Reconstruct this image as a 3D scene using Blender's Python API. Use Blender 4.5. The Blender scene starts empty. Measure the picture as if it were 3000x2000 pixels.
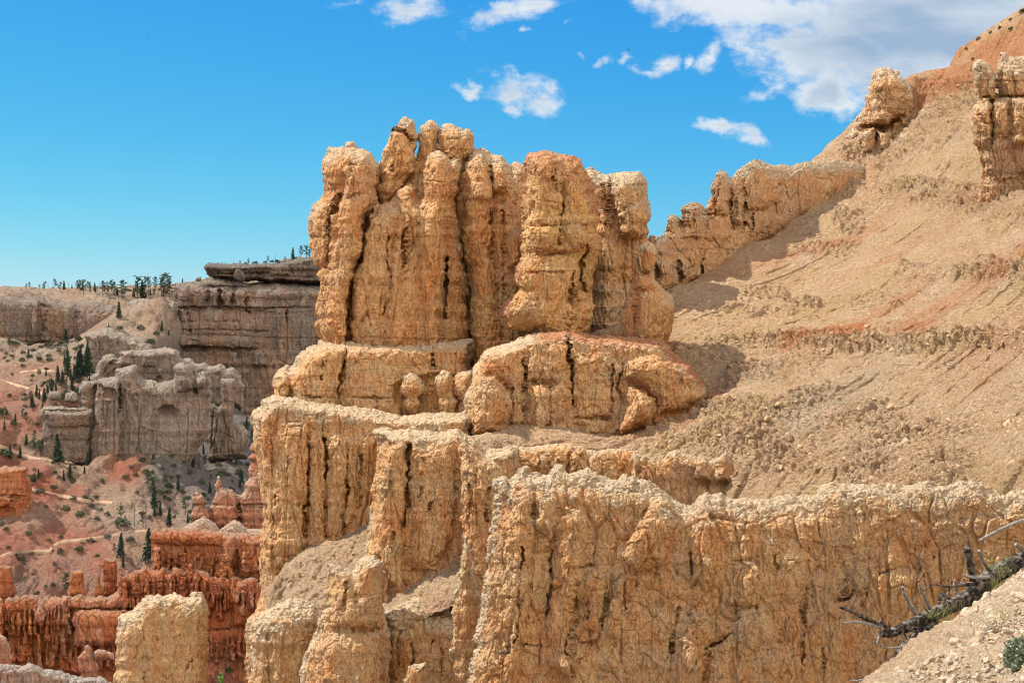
import bpy, math, random, time
import numpy as np
from concurrent.futures import ThreadPoolExecutor
from mathutils import Vector

T0 = time.time()
scene = bpy.context.scene
COL = scene.collection
F32 = np.float32

# ----------------------------------------------------------------------------------------------
# camera, sky, sun, exposure
# ----------------------------------------------------------------------------------------------
FPX = 4121.0           # focal length in pixels of a 3000 wide frame (40 degrees across)
HOR = 850.0            # row of the horizon
cam = bpy.data.cameras.new('camera')
camo = bpy.data.objects.new('camera', cam)
COL.objects.link(camo)
cam.sensor_width = 36.0
cam.lens = 36.0 * FPX / 3000.0
cam.shift_y = -(1000.0 - HOR) / 3000.0
cam.clip_start = 0.5
cam.clip_end = 60000.0
camo.rotation_euler = (math.radians(90), 0, 0)
scene.camera = camo

SUN = Vector((-0.60, 0.24, 0.76)).normalized()
SUN_EL = math.asin(SUN.z)
SUN_AZ = math.atan2(SUN.x, SUN.y)          # clockwise from +Y
SKY_STRENGTH = 0.10
SUN_STRENGTH = 4.9
scene.view_settings.view_transform = 'Standard'
scene.view_settings.look = 'None'
scene.view_settings.gamma = 1.0
scene.view_settings.exposure = 0.86

sl = bpy.data.lights.new('sun', 'SUN')
sl.energy = SUN_STRENGTH
sl.angle = math.radians(0.5)
sl.color = (1.0, 0.95, 0.87)
so = bpy.data.objects.new('sun', sl)
so.rotation_euler = SUN.to_track_quat('Z', 'Y').to_euler()
so.location = (0, 0, 200)
COL.objects.link(so)
scene.cycles.max_bounces = 6
scene.cycles.diffuse_bounces = 4
scene.cycles.use_denoising = True
scene.cycles.filter_width = 1.1


def build_world():
    w = bpy.data.worlds.new('World')
    scene.world = w
    w.use_nodes = True
    nt = w.node_tree
    nt.nodes.clear()
    N, L = nt.nodes.new, nt.links.new
    out = N('ShaderNodeOutputWorld')
    sky = N('ShaderNodeTexSky')
    sky.sky_type = 'NISHITA'
    sky.sun_disc = False
    sky.sun_elevation = SUN_EL
    sky.sun_rotation = SUN_AZ
    sky.altitude = 2400
    sky.air_density = 1.0
    sky.dust_density = 0.0
    sky.ozone_density = 4.0
    # deep high-altitude blue: each channel of the sky through its own curve
    sp = N('ShaderNodeSeparateColor'); L(sky.outputs[0], sp.inputs[0])
    cc = N('ShaderNodeCombineColor')
    for i, (gain, pw) in enumerate(SKY_CURVE):
        q = N('ShaderNodeMath'); q.operation = 'POWER'; L(sp.outputs[i], q.inputs[0]); q.inputs[1].default_value = pw
        r = N('ShaderNodeMath'); r.operation = 'MULTIPLY'; L(q.outputs[0], r.inputs[0]); r.inputs[1].default_value = gain
        L(r.outputs[0], cc.inputs[i])
    bg = N('ShaderNodeBackground'); bg.inputs[1].default_value = SKY_STRENGTH
    L(cc.outputs[0], bg.inputs[0])
    # clouds: blobs laid on the dome of directions (east/north, up/north), with noisy edges
    tc = N('ShaderNodeTexCoord')
    sep = N('ShaderNodeSeparateXYZ'); L(tc.outputs['Generated'], sep.inputs[0])
    my = N('ShaderNodeMath'); my.operation = 'MAXIMUM'; L(sep.outputs[1], my.inputs[0]); my.inputs[1].default_value = 0.02
    dx = N('ShaderNodeMath'); dx.operation = 'DIVIDE'; L(sep.outputs[0], dx.inputs[0]); L(my.outputs[0], dx.inputs[1])
    dz = N('ShaderNodeMath'); dz.operation = 'DIVIDE'; L(sep.outputs[2], dz.inputs[0]); L(my.outputs[0], dz.inputs[1])
    cmb = N('ShaderNodeCombineXYZ'); L(dx.outputs[0], cmb.inputs[0]); L(dz.outputs[0], cmb.inputs[1])
    # warp
    nw = N('ShaderNodeTexNoise'); nw.inputs['Scale'].default_value = 22; nw.inputs['Detail'].default_value = 8; nw.inputs['Roughness'].default_value = .62
    L(cmb.outputs[0], nw.inputs['Vector'])
    sub = N('ShaderNodeVectorMath'); sub.operation = 'SUBTRACT'; L(nw.outputs['Color'], sub.inputs[0]); sub.inputs[1].default_value = (.5, .5, .5)
    scl = N('ShaderNodeVectorMath'); scl.operation = 'SCALE'; L(sub.outputs[0], scl.inputs[0]); scl.inputs[3].default_value = 0.042
    wv = N('ShaderNodeVectorMath'); wv.operation = 'ADD'; L(cmb.outputs[0], wv.inputs[0]); L(scl.outputs[0], wv.inputs[1])
    prev = None
    for (px, py, rx, ry, rot, amp) in CLOUDS:
        mp = N('ShaderNodeMapping'); mp.vector_type = 'TEXTURE'
        mp.inputs['Location'].default_value = ((px - 1500) / FPX, (HOR - py) / FPX, 0)
        mp.inputs['Rotation'].default_value = (0, 0, math.radians(rot))
        mp.inputs['Scale'].default_value = (rx / FPX, ry / FPX, 1)
        L(wv.outputs[0], mp.inputs['Vector'])
        ln = N('ShaderNodeVectorMath'); ln.operation = 'LENGTH'; L(mp.outputs[0], ln.inputs[0])
        md = N('ShaderNodeMath'); md.operation = 'SUBTRACT'; md.inputs[0].default_value = 1.0; L(ln.outputs['Value'], md.inputs[1])
        mm = N('ShaderNodeMath'); mm.operation = 'MULTIPLY'; L(md.outputs[0], mm.inputs[0]); mm.inputs[1].default_value = amp
        mm2 = N('ShaderNodeMath'); mm2.operation = 'MAXIMUM'; L(mm.outputs[0], mm2.inputs[0]); mm2.inputs[1].default_value = -1.2
        if prev is None:
            prev = mm2
        else:
            mx = N('ShaderNodeMath'); mx.operation = 'SMOOTH_MAX'; mx.inputs[2].default_value = 0.25
            L(prev.outputs[0], mx.inputs[0]); L(mm2.outputs[0], mx.inputs[1]); prev = mx
    nf = N('ShaderNodeTexNoise'); nf.inputs['Scale'].default_value = 30; nf.inputs['Detail'].default_value = 8; nf.inputs['Roughness'].default_value = 0.66
    mpn = N('ShaderNodeMapping'); mpn.inputs['Scale'].default_value = (0.8, 1.3, 1); L(cmb.outputs[0], mpn.inputs['Vector'])
    L(mpn.outputs[0], nf.inputs['Vector'])
    ns = N('ShaderNodeMath'); ns.operation = 'MULTIPLY_ADD'; L(nf.outputs['Fac'], ns.inputs[0]); ns.inputs[1].default_value = 3.0; ns.inputs[2].default_value = -1.52
    ad = N('ShaderNodeMath'); ad.operation = 'ADD'; L(prev.outputs[0], ad.inputs[0]); L(ns.outputs[0], ad.inputs[1])
    mr = N('ShaderNodeMapRange'); mr.interpolation_type = 'SMOOTHSTEP'
    L(ad.outputs[0], mr.inputs[0]); mr.inputs[1].default_value = -0.15; mr.inputs[2].default_value = 0.9
    mr.inputs[3].default_value = 0; mr.inputs[4].default_value = 0.97
    # cloud body: bright with blue grey undersides
    nb = N('ShaderNodeTexNoise'); nb.inputs['Scale'].default_value = 9; nb.inputs['Detail'].default_value = 6
    mpb = N('ShaderNodeMapping'); mpb.inputs['Scale'].default_value = (0.55, 2.0, 1); L(cmb.outputs[0], mpb.inputs['Vector']); L(mpb.outputs[0], nb.inputs['Vector'])
    mrb = N('ShaderNodeMapRange'); L(nb.outputs['Fac'], mrb.inputs[0]); mrb.inputs[1].default_value = 0.40; mrb.inputs[2].default_value = 0.62
    thick = N('ShaderNodeMapRange'); L(prev.outputs[0], thick.inputs[0]); thick.inputs[1].default_value = 0.35; thick.inputs[2].default_value = 1.0
    mul = N('ShaderNodeMath'); mul.operation = 'MULTIPLY'; L(mrb.outputs[0], mul.inputs[0]); L(thick.outputs[0], mul.inputs[1])
    cm = N('ShaderNodeMix'); cm.data_type = 'RGBA'; L(mul.outputs[0], cm.inputs[0])
    cm.inputs[6].default_value = (0.80, 0.86, 0.92, 1); cm.inputs[7].default_value = (0.36, 0.49, 0.66, 1)
    bc = N('ShaderNodeBackground'); bc.inputs[1].default_value = 0.55
    L(cm.outputs[2], bc.inputs[0])
    ms = N('ShaderNodeMixShader'); L(mr.outputs[0], ms.inputs[0]); L(bg.outputs[0], ms.inputs[1]); L(bc.outputs[0], ms.inputs[2])
    # added unseen cloud bank behind the camera, as fill for shaded rock faces
    nk = N('ShaderNodeTexNoise'); nk.inputs['Scale'].default_value = 2.6; nk.inputs['Detail'].default_value = 6
    L(tc.outputs['Generated'], nk.inputs['Vector'])
    kc = N('ShaderNodeMapRange'); kc.interpolation_type = 'SMOOTHSTEP'; L(nk.outputs['Fac'], kc.inputs[0]); kc.inputs[1].default_value = .36; kc.inputs[2].default_value = .46
    dt = N('ShaderNodeVectorMath'); dt.operation = 'DOT_PRODUCT'; L(tc.outputs['Generated'], dt.inputs[0]); dt.inputs[1].default_value = Vector((.42, -.86, .26)).normalized()
    kb = N('ShaderNodeMapRange'); kb.interpolation_type = 'SMOOTHSTEP'; L(dt.outputs['Value'], kb.inputs[0]); kb.inputs[1].default_value = .30; kb.inputs[2].default_value = .72
    kh = N('ShaderNodeMapRange'); kh.interpolation_type = 'SMOOTHSTEP'; L(sep.outputs[1], kh.inputs[0]); kh.inputs[1].default_value = .2; kh.inputs[2].default_value = -.05
    k1 = N('ShaderNodeMath'); k1.operation = 'MULTIPLY'; L(kc.outputs[0], k1.inputs[0]); L(kb.outputs[0], k1.inputs[1])
    k2 = N('ShaderNodeMath'); k2.operation = 'MULTIPLY'; L(k1.outputs[0], k2.inputs[0]); L(kh.outputs[0], k2.inputs[1])
    bk = N('ShaderNodeBackground'); bk.inputs[0].default_value = (1.0, .95, .87, 1); bk.inputs[1].default_value = FILL_BANK
    m2 = N('ShaderNodeMixShader'); L(k2.outputs[0], m2.inputs[0]); L(ms.outputs[0], m2.inputs[1]); L(bk.outputs[0], m2.inputs[2])
    L(m2.outputs[0], out.inputs[0])


FILL_BANK = 2.2
SKY_CURVE = ((.100, 1.58), (.81, .775), (3.20, .2))
CLOUDS = [  # px, py, radius x, radius y, rotation, amplitude
    (2180, 10, 520, 85, -10, 1.3), (2760, 70, 640, 230, -4, 1.7), (2420, 160, 330, 110, -6, 1.7), (2420, 280, 95, 80, 0, 1.4),
    (2600, 230, 220, 110, 0, 1.5), (2900, 130, 300, 150, 0, 1.4), (2210, 160, 95, 50, 10, 1.0),
    (1500, 258, 120, 48, -14, 1.1), (1372, 245, 42, 24, 0, 1.0), (1490, 308, 46, 26, -30, 1.0), (1590, 295, 60, 44, -35, 1.0),
    (2120, 380, 70, 26, -8, 1.05), (2190, 402, 60, 30, -12, 1.05),
    (1195, 25, 105, 44, 3, .8), (1450, 45, 120, 42, 8, .8), (1560, 10, 110, 30, 12, .8), (1040, 2, 70, 16, 0, .55),
    (1705, 162, 26, 13, 0, .8), (1772, 172, 32, 26, 30, .85), (1832, 180, 28, 18, 25, .8), (1935, 172, 50, 34, 25, .9), (1890, 205, 45, 14, 0, .55),
    (2008, 158, 20, 30, -20, .8), (2085, 152, 58, 40, 25, 1.0), (1532, 103, 22, 12, 0, .6), (1665, 55, 25, 10, 25, .5), (2250, 275, 50, 12, 20, .35)]
build_world()

# ----------------------------------------------------------------------------------------------
# numpy tools: noise, distance fields, surface nets
# ----------------------------------------------------------------------------------------------
_rng = np.random.default_rng(7)
PERM = _rng.permutation(256).astype(np.int32)
PERM = np.concatenate([PERM, PERM])
_g = _rng.normal(size=(256, 3)); _g /= np.linalg.norm(_g, axis=1)[:, None]
GX, GY, GZ = [np.ascontiguousarray(_g[:, i]).astype(F32) * 1.6 for i in range(3)]
_j = _rng.random((256, 3))
JX, JY, JZ = [np.ascontiguousarray(_j[:, i]).astype(F32) for i in range(3)]
POOL = ThreadPoolExecutor(4)


def par(fn, *arrs):
    n = arrs[0].shape[0]
    if n < 40000:
        return fn(*arrs)
    k = max(4, n // 60000)
    idx = np.linspace(0, n, k + 1).astype(int)
    res = list(POOL.map(lambda ab: fn(*[a[ab[0]:ab[1]] for a in arrs]), zip(idx[:-1], idx[1:])))
    if isinstance(res[0], tuple):
        return tuple(np.concatenate([r[i] for r in res]) for i in range(len(res[0])))
    return np.concatenate(res)


def _perlin(x, y, z):
    xi = np.floor(x); yi = np.floor(y); zi = np.floor(z)
    fx = (x - xi).astype(F32); fy = (y - yi).astype(F32); fz = (z - zi).astype(F32)
    xi = xi.astype(np.int32) & 255; yi = yi.astype(np.int32) & 255; zi = zi.astype(np.int32) & 255
    ux = fx * fx * fx * (fx * (fx * 6 - 15) + 10)
    uy = fy * fy * fy * (fy * (fy * 6 - 15) + 10)
    uz = fz * fz * fz * (fz * (fz * 6 - 15) + 10)
    a0 = PERM[xi]; a1 = PERM[(xi + 1) & 255]
    r = None
    out = []
    for dx, a in ((0, a0), (1, a1)):
        col = []
        for dy in (0, 1):
            b = PERM[(a + yi + dy) & 255]
            row = []
            for dz in (0, 1):
                h = PERM[(b + zi + dz) & 255]
                row.append(GX[h] * (fx - dx) + GY[h] * (fy - dy) + GZ[h] * (fz - dz))
            col.append(row[0] + uz * (row[1] - row[0]))
        out.append(col[0] + uy * (col[1] - col[0]))
    return out[0] + ux * (out[1] - out[0])


def pn(x, y, z, seed=0):
    o = seed * 17.31
    return par(_perlin, np.asarray(x + o, F32), np.asarray(y + o * .7, F32), np.asarray(z - o * .3, F32))


def fbm(x, y, z, seed=0, octv=4, gain=.5, lac=2.03):
    a, s, r = 1.0, 1.0, 0
    for i in range(octv):
        r = r + a * pn(x * s, y * s, z * s, seed + i * 3.7)
        a *= gain; s *= lac
    return r


def _worley(x, y, z):
    xi = np.floor(x); yi = np.floor(y); zi = np.floor(z)
    fx = (x - xi).astype(F32); fy = (y - yi).astype(F32); fz = (z - zi).astype(F32)
    xi = xi.astype(np.int32); yi = yi.astype(np.int32); zi = zi.astype(np.int32)
    f1 = np.full(x.shape, 9, F32); f2 = np.full(x.shape, 9, F32); cid = np.zeros(x.shape, F32)
    for dx in (-1, 0, 1):
        a = PERM[(xi + dx) & 255]
        for dy in (-1, 0, 1):
            b = PERM[(a + yi + dy) & 255]
            for dz in (-1, 0, 1):
                h = PERM[(b + zi + dz) & 255]
                ex = JX[h] + dx - fx; ey = JY[h] + dy - fy; ez = JZ[h] + dz - fz
                d = ex * ex + ey * ey + ez * ez
                f2 = np.minimum(f2, np.maximum(f1, d))
                cid = np.where(d < f1, JX[(h * 7 + 31) & 255], cid)
                f1 = np.minimum(f1, d)
    return np.sqrt(f1), np.sqrt(f2), cid


def wor(x, y, z, seed=0):
    o = seed * 11.7
    return par(_worley, np.asarray(x + o, F32), np.asarray(y + o * .6, F32), np.asarray(z - o * .4, F32))


def sstep(a, b, x):
    t = np.clip((x - a) / (b - a), 0, 1)
    return t * t * (3 - 2 * t)


def poly_sd(poly, X, Y):
    """signed distance (negative inside) of points to a closed polygon"""
    p = np.asarray(poly, float)
    q = np.roll(p, -1, axis=0)
    d2 = np.full(X.shape, 1e18)
    ins = np.zeros(X.shape, bool)
    for (x0, y0), (x1, y1) in zip(p, q):
        ex, ey = x1 - x0, y1 - y0
        l2 = ex * ex + ey * ey + 1e-9
        t = np.clip(((X - x0) * ex + (Y - y0) * ey) / l2, 0, 1)
        dx = X - x0 - t * ex; dy = Y - y0 - t * ey
        d2 = np.minimum(d2, dx * dx + dy * dy)
        if y0 != y1:
            c = ((y0 > Y) != (y1 > Y)) & (X < ex * (Y - y0) / (y1 - y0) + x0)
            ins ^= c
    d = np.sqrt(d2)
    return np.where(ins, -d, d)


def line_d(pts, X, Y):
    d2 = np.full(X.shape, 1e18)
    for (x0, y0), (x1, y1) in zip(pts[:-1], pts[1:]):
        ex, ey = x1 - x0, y1 - y0
        t = np.clip(((X - x0) * ex + (Y - y0) * ey) / (ex * ex + ey * ey + 1e-9), 0, 1)
        dx = X - x0 - t * ex; dy = Y - y0 - t * ey
        d2 = np.minimum(d2, dx * dx + dy * dy)
    return np.sqrt(d2)


def nets(f):
    """naive surface nets on a dense grid: vertices in grid units, quads"""
    ins = f < 0
    cnt = np.zeros(tuple(s - 1 for s in f.shape), np.int8)
    for i in (0, 1):
        for j in (0, 1):
            for k in (0, 1):
                cnt += ins[i:ins.shape[0] - 1 + i, j:ins.shape[1] - 1 + j, k:ins.shape[2] - 1 + k]
    act = (cnt > 0) & (cnt < 8)
    I, J, K = np.nonzero(act)
    n = len(I)
    vid = np.full(act.shape, -1, np.int32)
    vid[I, J, K] = np.arange(n)
    c = {(a, b, d): f[I + a, J + b, K + d] for a in (0, 1) for b in (0, 1) for d in (0, 1)}
    pos = np.zeros((n, 3)); wt = np.zeros(n)
    for ax in range(3):
        for a in (0, 1):
            for b in (0, 1):
                p0 = [a, b]; p0.insert(ax, 0); p1 = [a, b]; p1.insert(ax, 1)
                f0, f1 = c[tuple(p0)], c[tuple(p1)]
                m = (f0 < 0) != (f1 < 0)
                t = np.where(m, f0 / np.where(m, f0 - f1, 1), 0)
                for q in range(3):
                    v = t if q == ax else float(p0[q])
                    pos[:, q] += np.where(m, v, 0)
                wt += m
    pos = pos / wt[:, None] + np.stack([I, J, K], 1)
    quads = []
    for ax in range(3):
        sl0 = [slice(None)] * 3; sl1 = [slice(None)] * 3
        sl0[ax] = slice(0, -1); sl1[ax] = slice(1, None)
        a, b = ins[tuple(sl0)], ins[tuple(sl1)]
        o = [q for q in range(3) if q != ax]
        m = a != b
        E = np.stack(np.nonzero(m), 1)
        ok = (E[:, o[0]] > 0) & (E[:, o[1]] > 0) & (E[:, o[0]] < act.shape[o[0]]) & (E[:, o[1]] < act.shape[o[1]])
        E = E[ok]
        s = a[E[:, 0], E[:, 1], E[:, 2]]
        def cell(d0, d1):
            q = E.copy(); q[:, o[0]] -= d0; q[:, o[1]] -= d1
            return vid[q[:, 0], q[:, 1], q[:, 2]]
        Q = np.stack([cell(1, 1), cell(0, 1), cell(0, 0), cell(1, 0)], 1)
        flip = ~s if ax != 1 else s
        Q[flip] = Q[flip][:, ::-1]
        quads.append(Q)
    Q = np.concatenate(quads)
    return pos, Q[(Q >= 0).all(1)]


def subdiv(V, Q):
    e = np.concatenate([Q[:, [0, 1]], Q[:, [1, 2]], Q[:, [2, 3]], Q[:, [3, 0]]])
    e.sort(axis=1)
    key = e[:, 0].astype(np.int64) * len(V) + e[:, 1]
    u, inv = np.unique(key, return_inverse=True)
    a, b = u // len(V), u % len(V)
    n, m, ne = len(V), len(Q), len(u)
    V2 = np.concatenate([V, (V[a] + V[b]) / 2, V[Q].mean(1)])
    i0, i1, i2, i3 = [inv[k * m:(k + 1) * m] + n for k in range(4)]
    c = np.arange(m) + n + ne
    Q2 = np.concatenate([np.stack([Q[:, 0], i0, c, i3], 1), np.stack([Q[:, 1], i1, c, i0], 1),
                         np.stack([Q[:, 2], i2, c, i1], 1), np.stack([Q[:, 3], i3, c, i2], 1)])
    return V2, Q2


def normals(V, Q):
    n = np.cross(V[Q[:, 2]] - V[Q[:, 0]], V[Q[:, 3]] - V[Q[:, 1]])
    N = np.zeros_like(V)
    for q in range(3):
        acc = np.zeros(len(V))
        for k in range(4):
            acc += np.bincount(Q[:, k], n[:, q], len(V))
        N[:, q] = acc
    return N / (np.linalg.norm(N, axis=1)[:, None] + 1e-9)


def smooth(V, Q, it=1):
    for _ in range(it):
        S = np.zeros_like(V); c = np.zeros(len(V))
        for k in range(4):
            a, b = Q[:, k], Q[:, (k + 1) % 4]
            for q in range(3):
                S[:, q] += np.bincount(a, V[b, q], len(V)) + np.bincount(b, V[a, q], len(V))
            c += np.bincount(a, None, len(V)) + np.bincount(b, None, len(V))
        V = .4 * V + .6 * S / c[:, None]
    return V


def mesh_obj(name, V, faces, mat=None, parent=None, attrs=None, smooth_on=True):
    me = bpy.data.meshes.new(name)
    V = np.asarray(V, F32)
    faces = np.asarray(faces, np.int32)
    k = faces.shape[1]
    me.vertices.add(len(V)); me.vertices.foreach_set('co', V.ravel())
    me.loops.add(faces.size); me.loops.foreach_set('vertex_index', faces.ravel())
    me.polygons.add(len(faces)); me.polygons.foreach_set('loop_start', np.arange(0, faces.size, k, dtype=np.int32))
    try:
        me.polygons.foreach_set('loop_total', np.full(len(faces), k, np.int32))
    except Exception:
        pass
    me.polygons.foreach_set('use_smooth', np.full(len(faces), smooth_on, bool))
    for an, av in (attrs or {}).items():
        at = me.attributes.new(an, 'FLOAT', 'POINT')
        at.data.foreach_set('value', np.asarray(av, F32))
    me.update(calc_edges=True)
    me.validate()
    if mat: me.materials.append(mat)
    o = bpy.data.objects.new(name, me)
    COL.objects.link(o)
    if parent: o.parent = parent
    return o


def tag(o, label=None, cat=None, group=None, kind=None):
    if label: o['label'] = label
    if cat: o['category'] = cat
    if group: o['group'] = group
    if kind: o['kind'] = kind
    return o


def P(px, py, d):
    return np.array([(px - 1500) / FPX * d, d, (HOR - py) / FPX * d])


# ----------------------------------------------------------------------------------------------
# materials
# ----------------------------------------------------------------------------------------------
class NT:
    def __init__(self, name):
        self.m = bpy.data.materials.new(name); self.m.use_nodes = True
        self.t = self.m.node_tree; self.t.nodes.clear()
        self.out = self.n('ShaderNodeOutputMaterial')
        self.b = self.n('ShaderNodeBsdfPrincipled')
        self.l(self.b.outputs[0], self.out.inputs[0])
        self.b.inputs['Roughness'].default_value = 0.95
        self.b.inputs['Specular IOR Level'].default_value = 0.12
    def n(self, t): return self.t.nodes.new(t)
    def l(self, a, b): self.t.links.new(a, b)
    def pos(self, scale):
        g = self.n('ShaderNodeNewGeometry')
        mp = self.n('ShaderNodeMapping'); self.l(g.outputs['Position'], mp.inputs['Vector'])
        mp.inputs['Scale'].default_value = scale
        return mp.outputs[0]
    def noise(self, vec, s=1, det=4, rough=.55):
        a = self.n('ShaderNodeTexNoise'); a.inputs['Scale'].default_value = s
        a.inputs['Detail'].default_value = det; a.inputs['Roughness'].default_value = rough
        self.l(vec, a.inputs['Vector']); return a.outputs['Fac']
    def attr(self, name):
        a = self.n('ShaderNodeAttribute'); a.attribute_name = name; return a.outputs['Fac']
    def rng(self, v, a, b, c=0., d=1., smooth=True):
        r = self.n('ShaderNodeMapRange'); self.l(v, r.inputs[0])
        if smooth: r.interpolation_type = 'SMOOTHSTEP'
        for i, q in enumerate((a, b, c, d)): r.inputs[i + 1].default_value = q
        return r.outputs[0]
    def mix(self, f, a, b, mode='MIX'):
        m = self.n('ShaderNodeMix'); m.data_type = 'RGBA'; m.blend_type = mode
        for s, q in ((0, f), (6, a), (7, b)):
            if isinstance(q, (tuple, list)): m.inputs[s].default_value = tuple(q) + (1,)
            elif isinstance(q, (int, float)): m.inputs[s].default_value = q
            else: self.l(q, m.inputs[s])
        return m.outputs[2]
    def math(self, op, a, b=None):
        m = self.n('ShaderNodeMath'); m.operation = op
        for i, q in enumerate((a, b)):
            if q is None: continue
            if isinstance(q, (int, float)): m.inputs[i].default_value = q
            else: self.l(q, m.inputs[i])
        return m.outputs[0]
    def bump(self, h, dist, strength=1.0, prev=None):
        b = self.n('ShaderNodeBump'); b.inputs['Distance'].default_value = dist; b.inputs['Strength'].default_value = strength
        self.l(h, b.inputs['Height'])
        if prev is not None: self.l(prev, b.inputs['Normal'])
        return b.outputs[0]
    def done(self, col, nrm=None):
        self.l(col, self.b.inputs['Base Color'])
        if nrm is not None: self.l(nrm, self.b.inputs['Normal'])
        return self.m


def rock_mat(name, s, A, B, O, capc, dark=(.20, .165, .14), strata=(.0, .0, .0), strata_amt=.0, orange_amt=.75, dark_amt=.62, bump=1.0, lowz=None):
    """weathered limestone; s = metres in one photograph pixel at this rock"""
    k = 1.0 / (s * 100.0)                        # 1 unit = 100 photo pixels
    t = NT(name)
    p = t.pos((k, k, k))
    pv = t.pos((k, k, k * .22))
    c = t.mix(t.rng(t.noise(p, 1.1, 5), .35, .65), A, B)
    c = t.mix(t.math('MULTIPLY', t.rng(t.noise(pv, 1.9, 5, .6), .47, .70), orange_amt), c, O)
    # broad patches: greyed mauve and rusty zones
    c = t.mix(t.rng(t.noise(p, .62, 4, .6), .48, .64, 0, .7), c, tuple(a * .55 + b * .45 for a, b in zip(A, (.33, .21, .15))))
    c = t.mix(t.rng(t.noise(t.pos((k * 1.1, k, k * .5)), .9, 4, .6), .50, .66, 0, .65), c, O)
    c = t.mix(t.rng(t.noise(t.pos((k * 1.3, k * 1.3, k * .8)), 1.25, 5, .62), .56, .70, 0, .55), c, tuple(a * .55 + b * .45 for a, b in zip(A, (.56, .47, .34))))
    # beds: bands that follow height
    ps = t.pos((k * .22, k * .22, k * 2.6))
    sb = t.noise(ps, 1.0, 5, .6)
    c = t.mix(t.math('MULTIPLY', t.rng(sb, .5, .66), strata_amt), c, strata)
    # grey varnish patches and streaks
    dk = t.math('MULTIPLY', t.rng(t.noise(pv, 3.1, 6, .62), .54, .74), t.rng(t.noise(p, 1.7, 3), .4, .62))
    c = t.mix(t.math('MULTIPLY', dk, dark_amt), c, dark)
    # weathered pale tops
    cap = t.attr('cap')
    cf = t.math('MULTIPLY', cap, t.rng(t.noise(p, 7, 4), .2, .6, .35, .9))
    c = t.mix(cf, c, capc)
    c = t.mix(t.attr('red'), c, (.40, .17, .075))
    sp = t.rng(t.noise(p, 26, 3, .65), .25, .75, .87, 1.13)
    c = t.mix(1.0, c, sp, 'MULTIPLY')
    # fine rusty and dark joint lines
    jl = t.math('ABSOLUTE', t.math('SUBTRACT', t.noise(t.pos((k, k, k * .07)), 5.2, 3, .5), .5))
    jm = t.math('MULTIPLY', t.rng(jl, 0, .014, 1, 0), t.rng(t.noise(p, 2.3, 2),   .5, .65, 0, .4))
    c = t.mix(jm, c, (.22, .125, .065))
    pf = t.pos((k, k, k * .45))
    h = t.noise(pf, 9, 6, .6)
    v = t.n('ShaderNodeTexVoronoi'); v.feature = 'DISTANCE_TO_EDGE'; v.inputs['Scale'].default_value = 5.5
    pw = t.n('ShaderNodeVectorMath'); pw.operation = 'ADD'
    nz = t.n('ShaderNodeTexNoise'); nz.inputs['Scale'].default_value = 4; t.l(pf, nz.inputs['Vector'])
    t.l(pf, pw.inputs[0]); t.l(nz.outputs['Color'], pw.inputs[1]); t.l(pw.outputs[0], v.inputs['Vector'])
    cr = t.rng(v.outputs['Distance'], 0, .06)
    hh = t.math('ADD', h, t.math('MULTIPLY', cr, .16))
    return t.done(c, t.bump(hh, s * 14 * bump, 1.0))


CREAM = (.54, .37, .225); TAN = (.47, .315, .165); ORG = (.47, .235, .095); CAP = (.52, .44, .335)

# ----------------------------------------------------------------------------------------------
# rock bodies: an outline with its own depth, thickness and relief, meshed, then weathered
# ----------------------------------------------------------------------------------------------
DEF = dict(big=7, flute=9, fs=52, asp=6, flute2=4, strata=3, st=26, notch=3, lump=8, ls=20, fine=4.6, cap=60, pits=1.8, joint=7, block=4, upcap=.3, plf=1.35)


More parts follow.
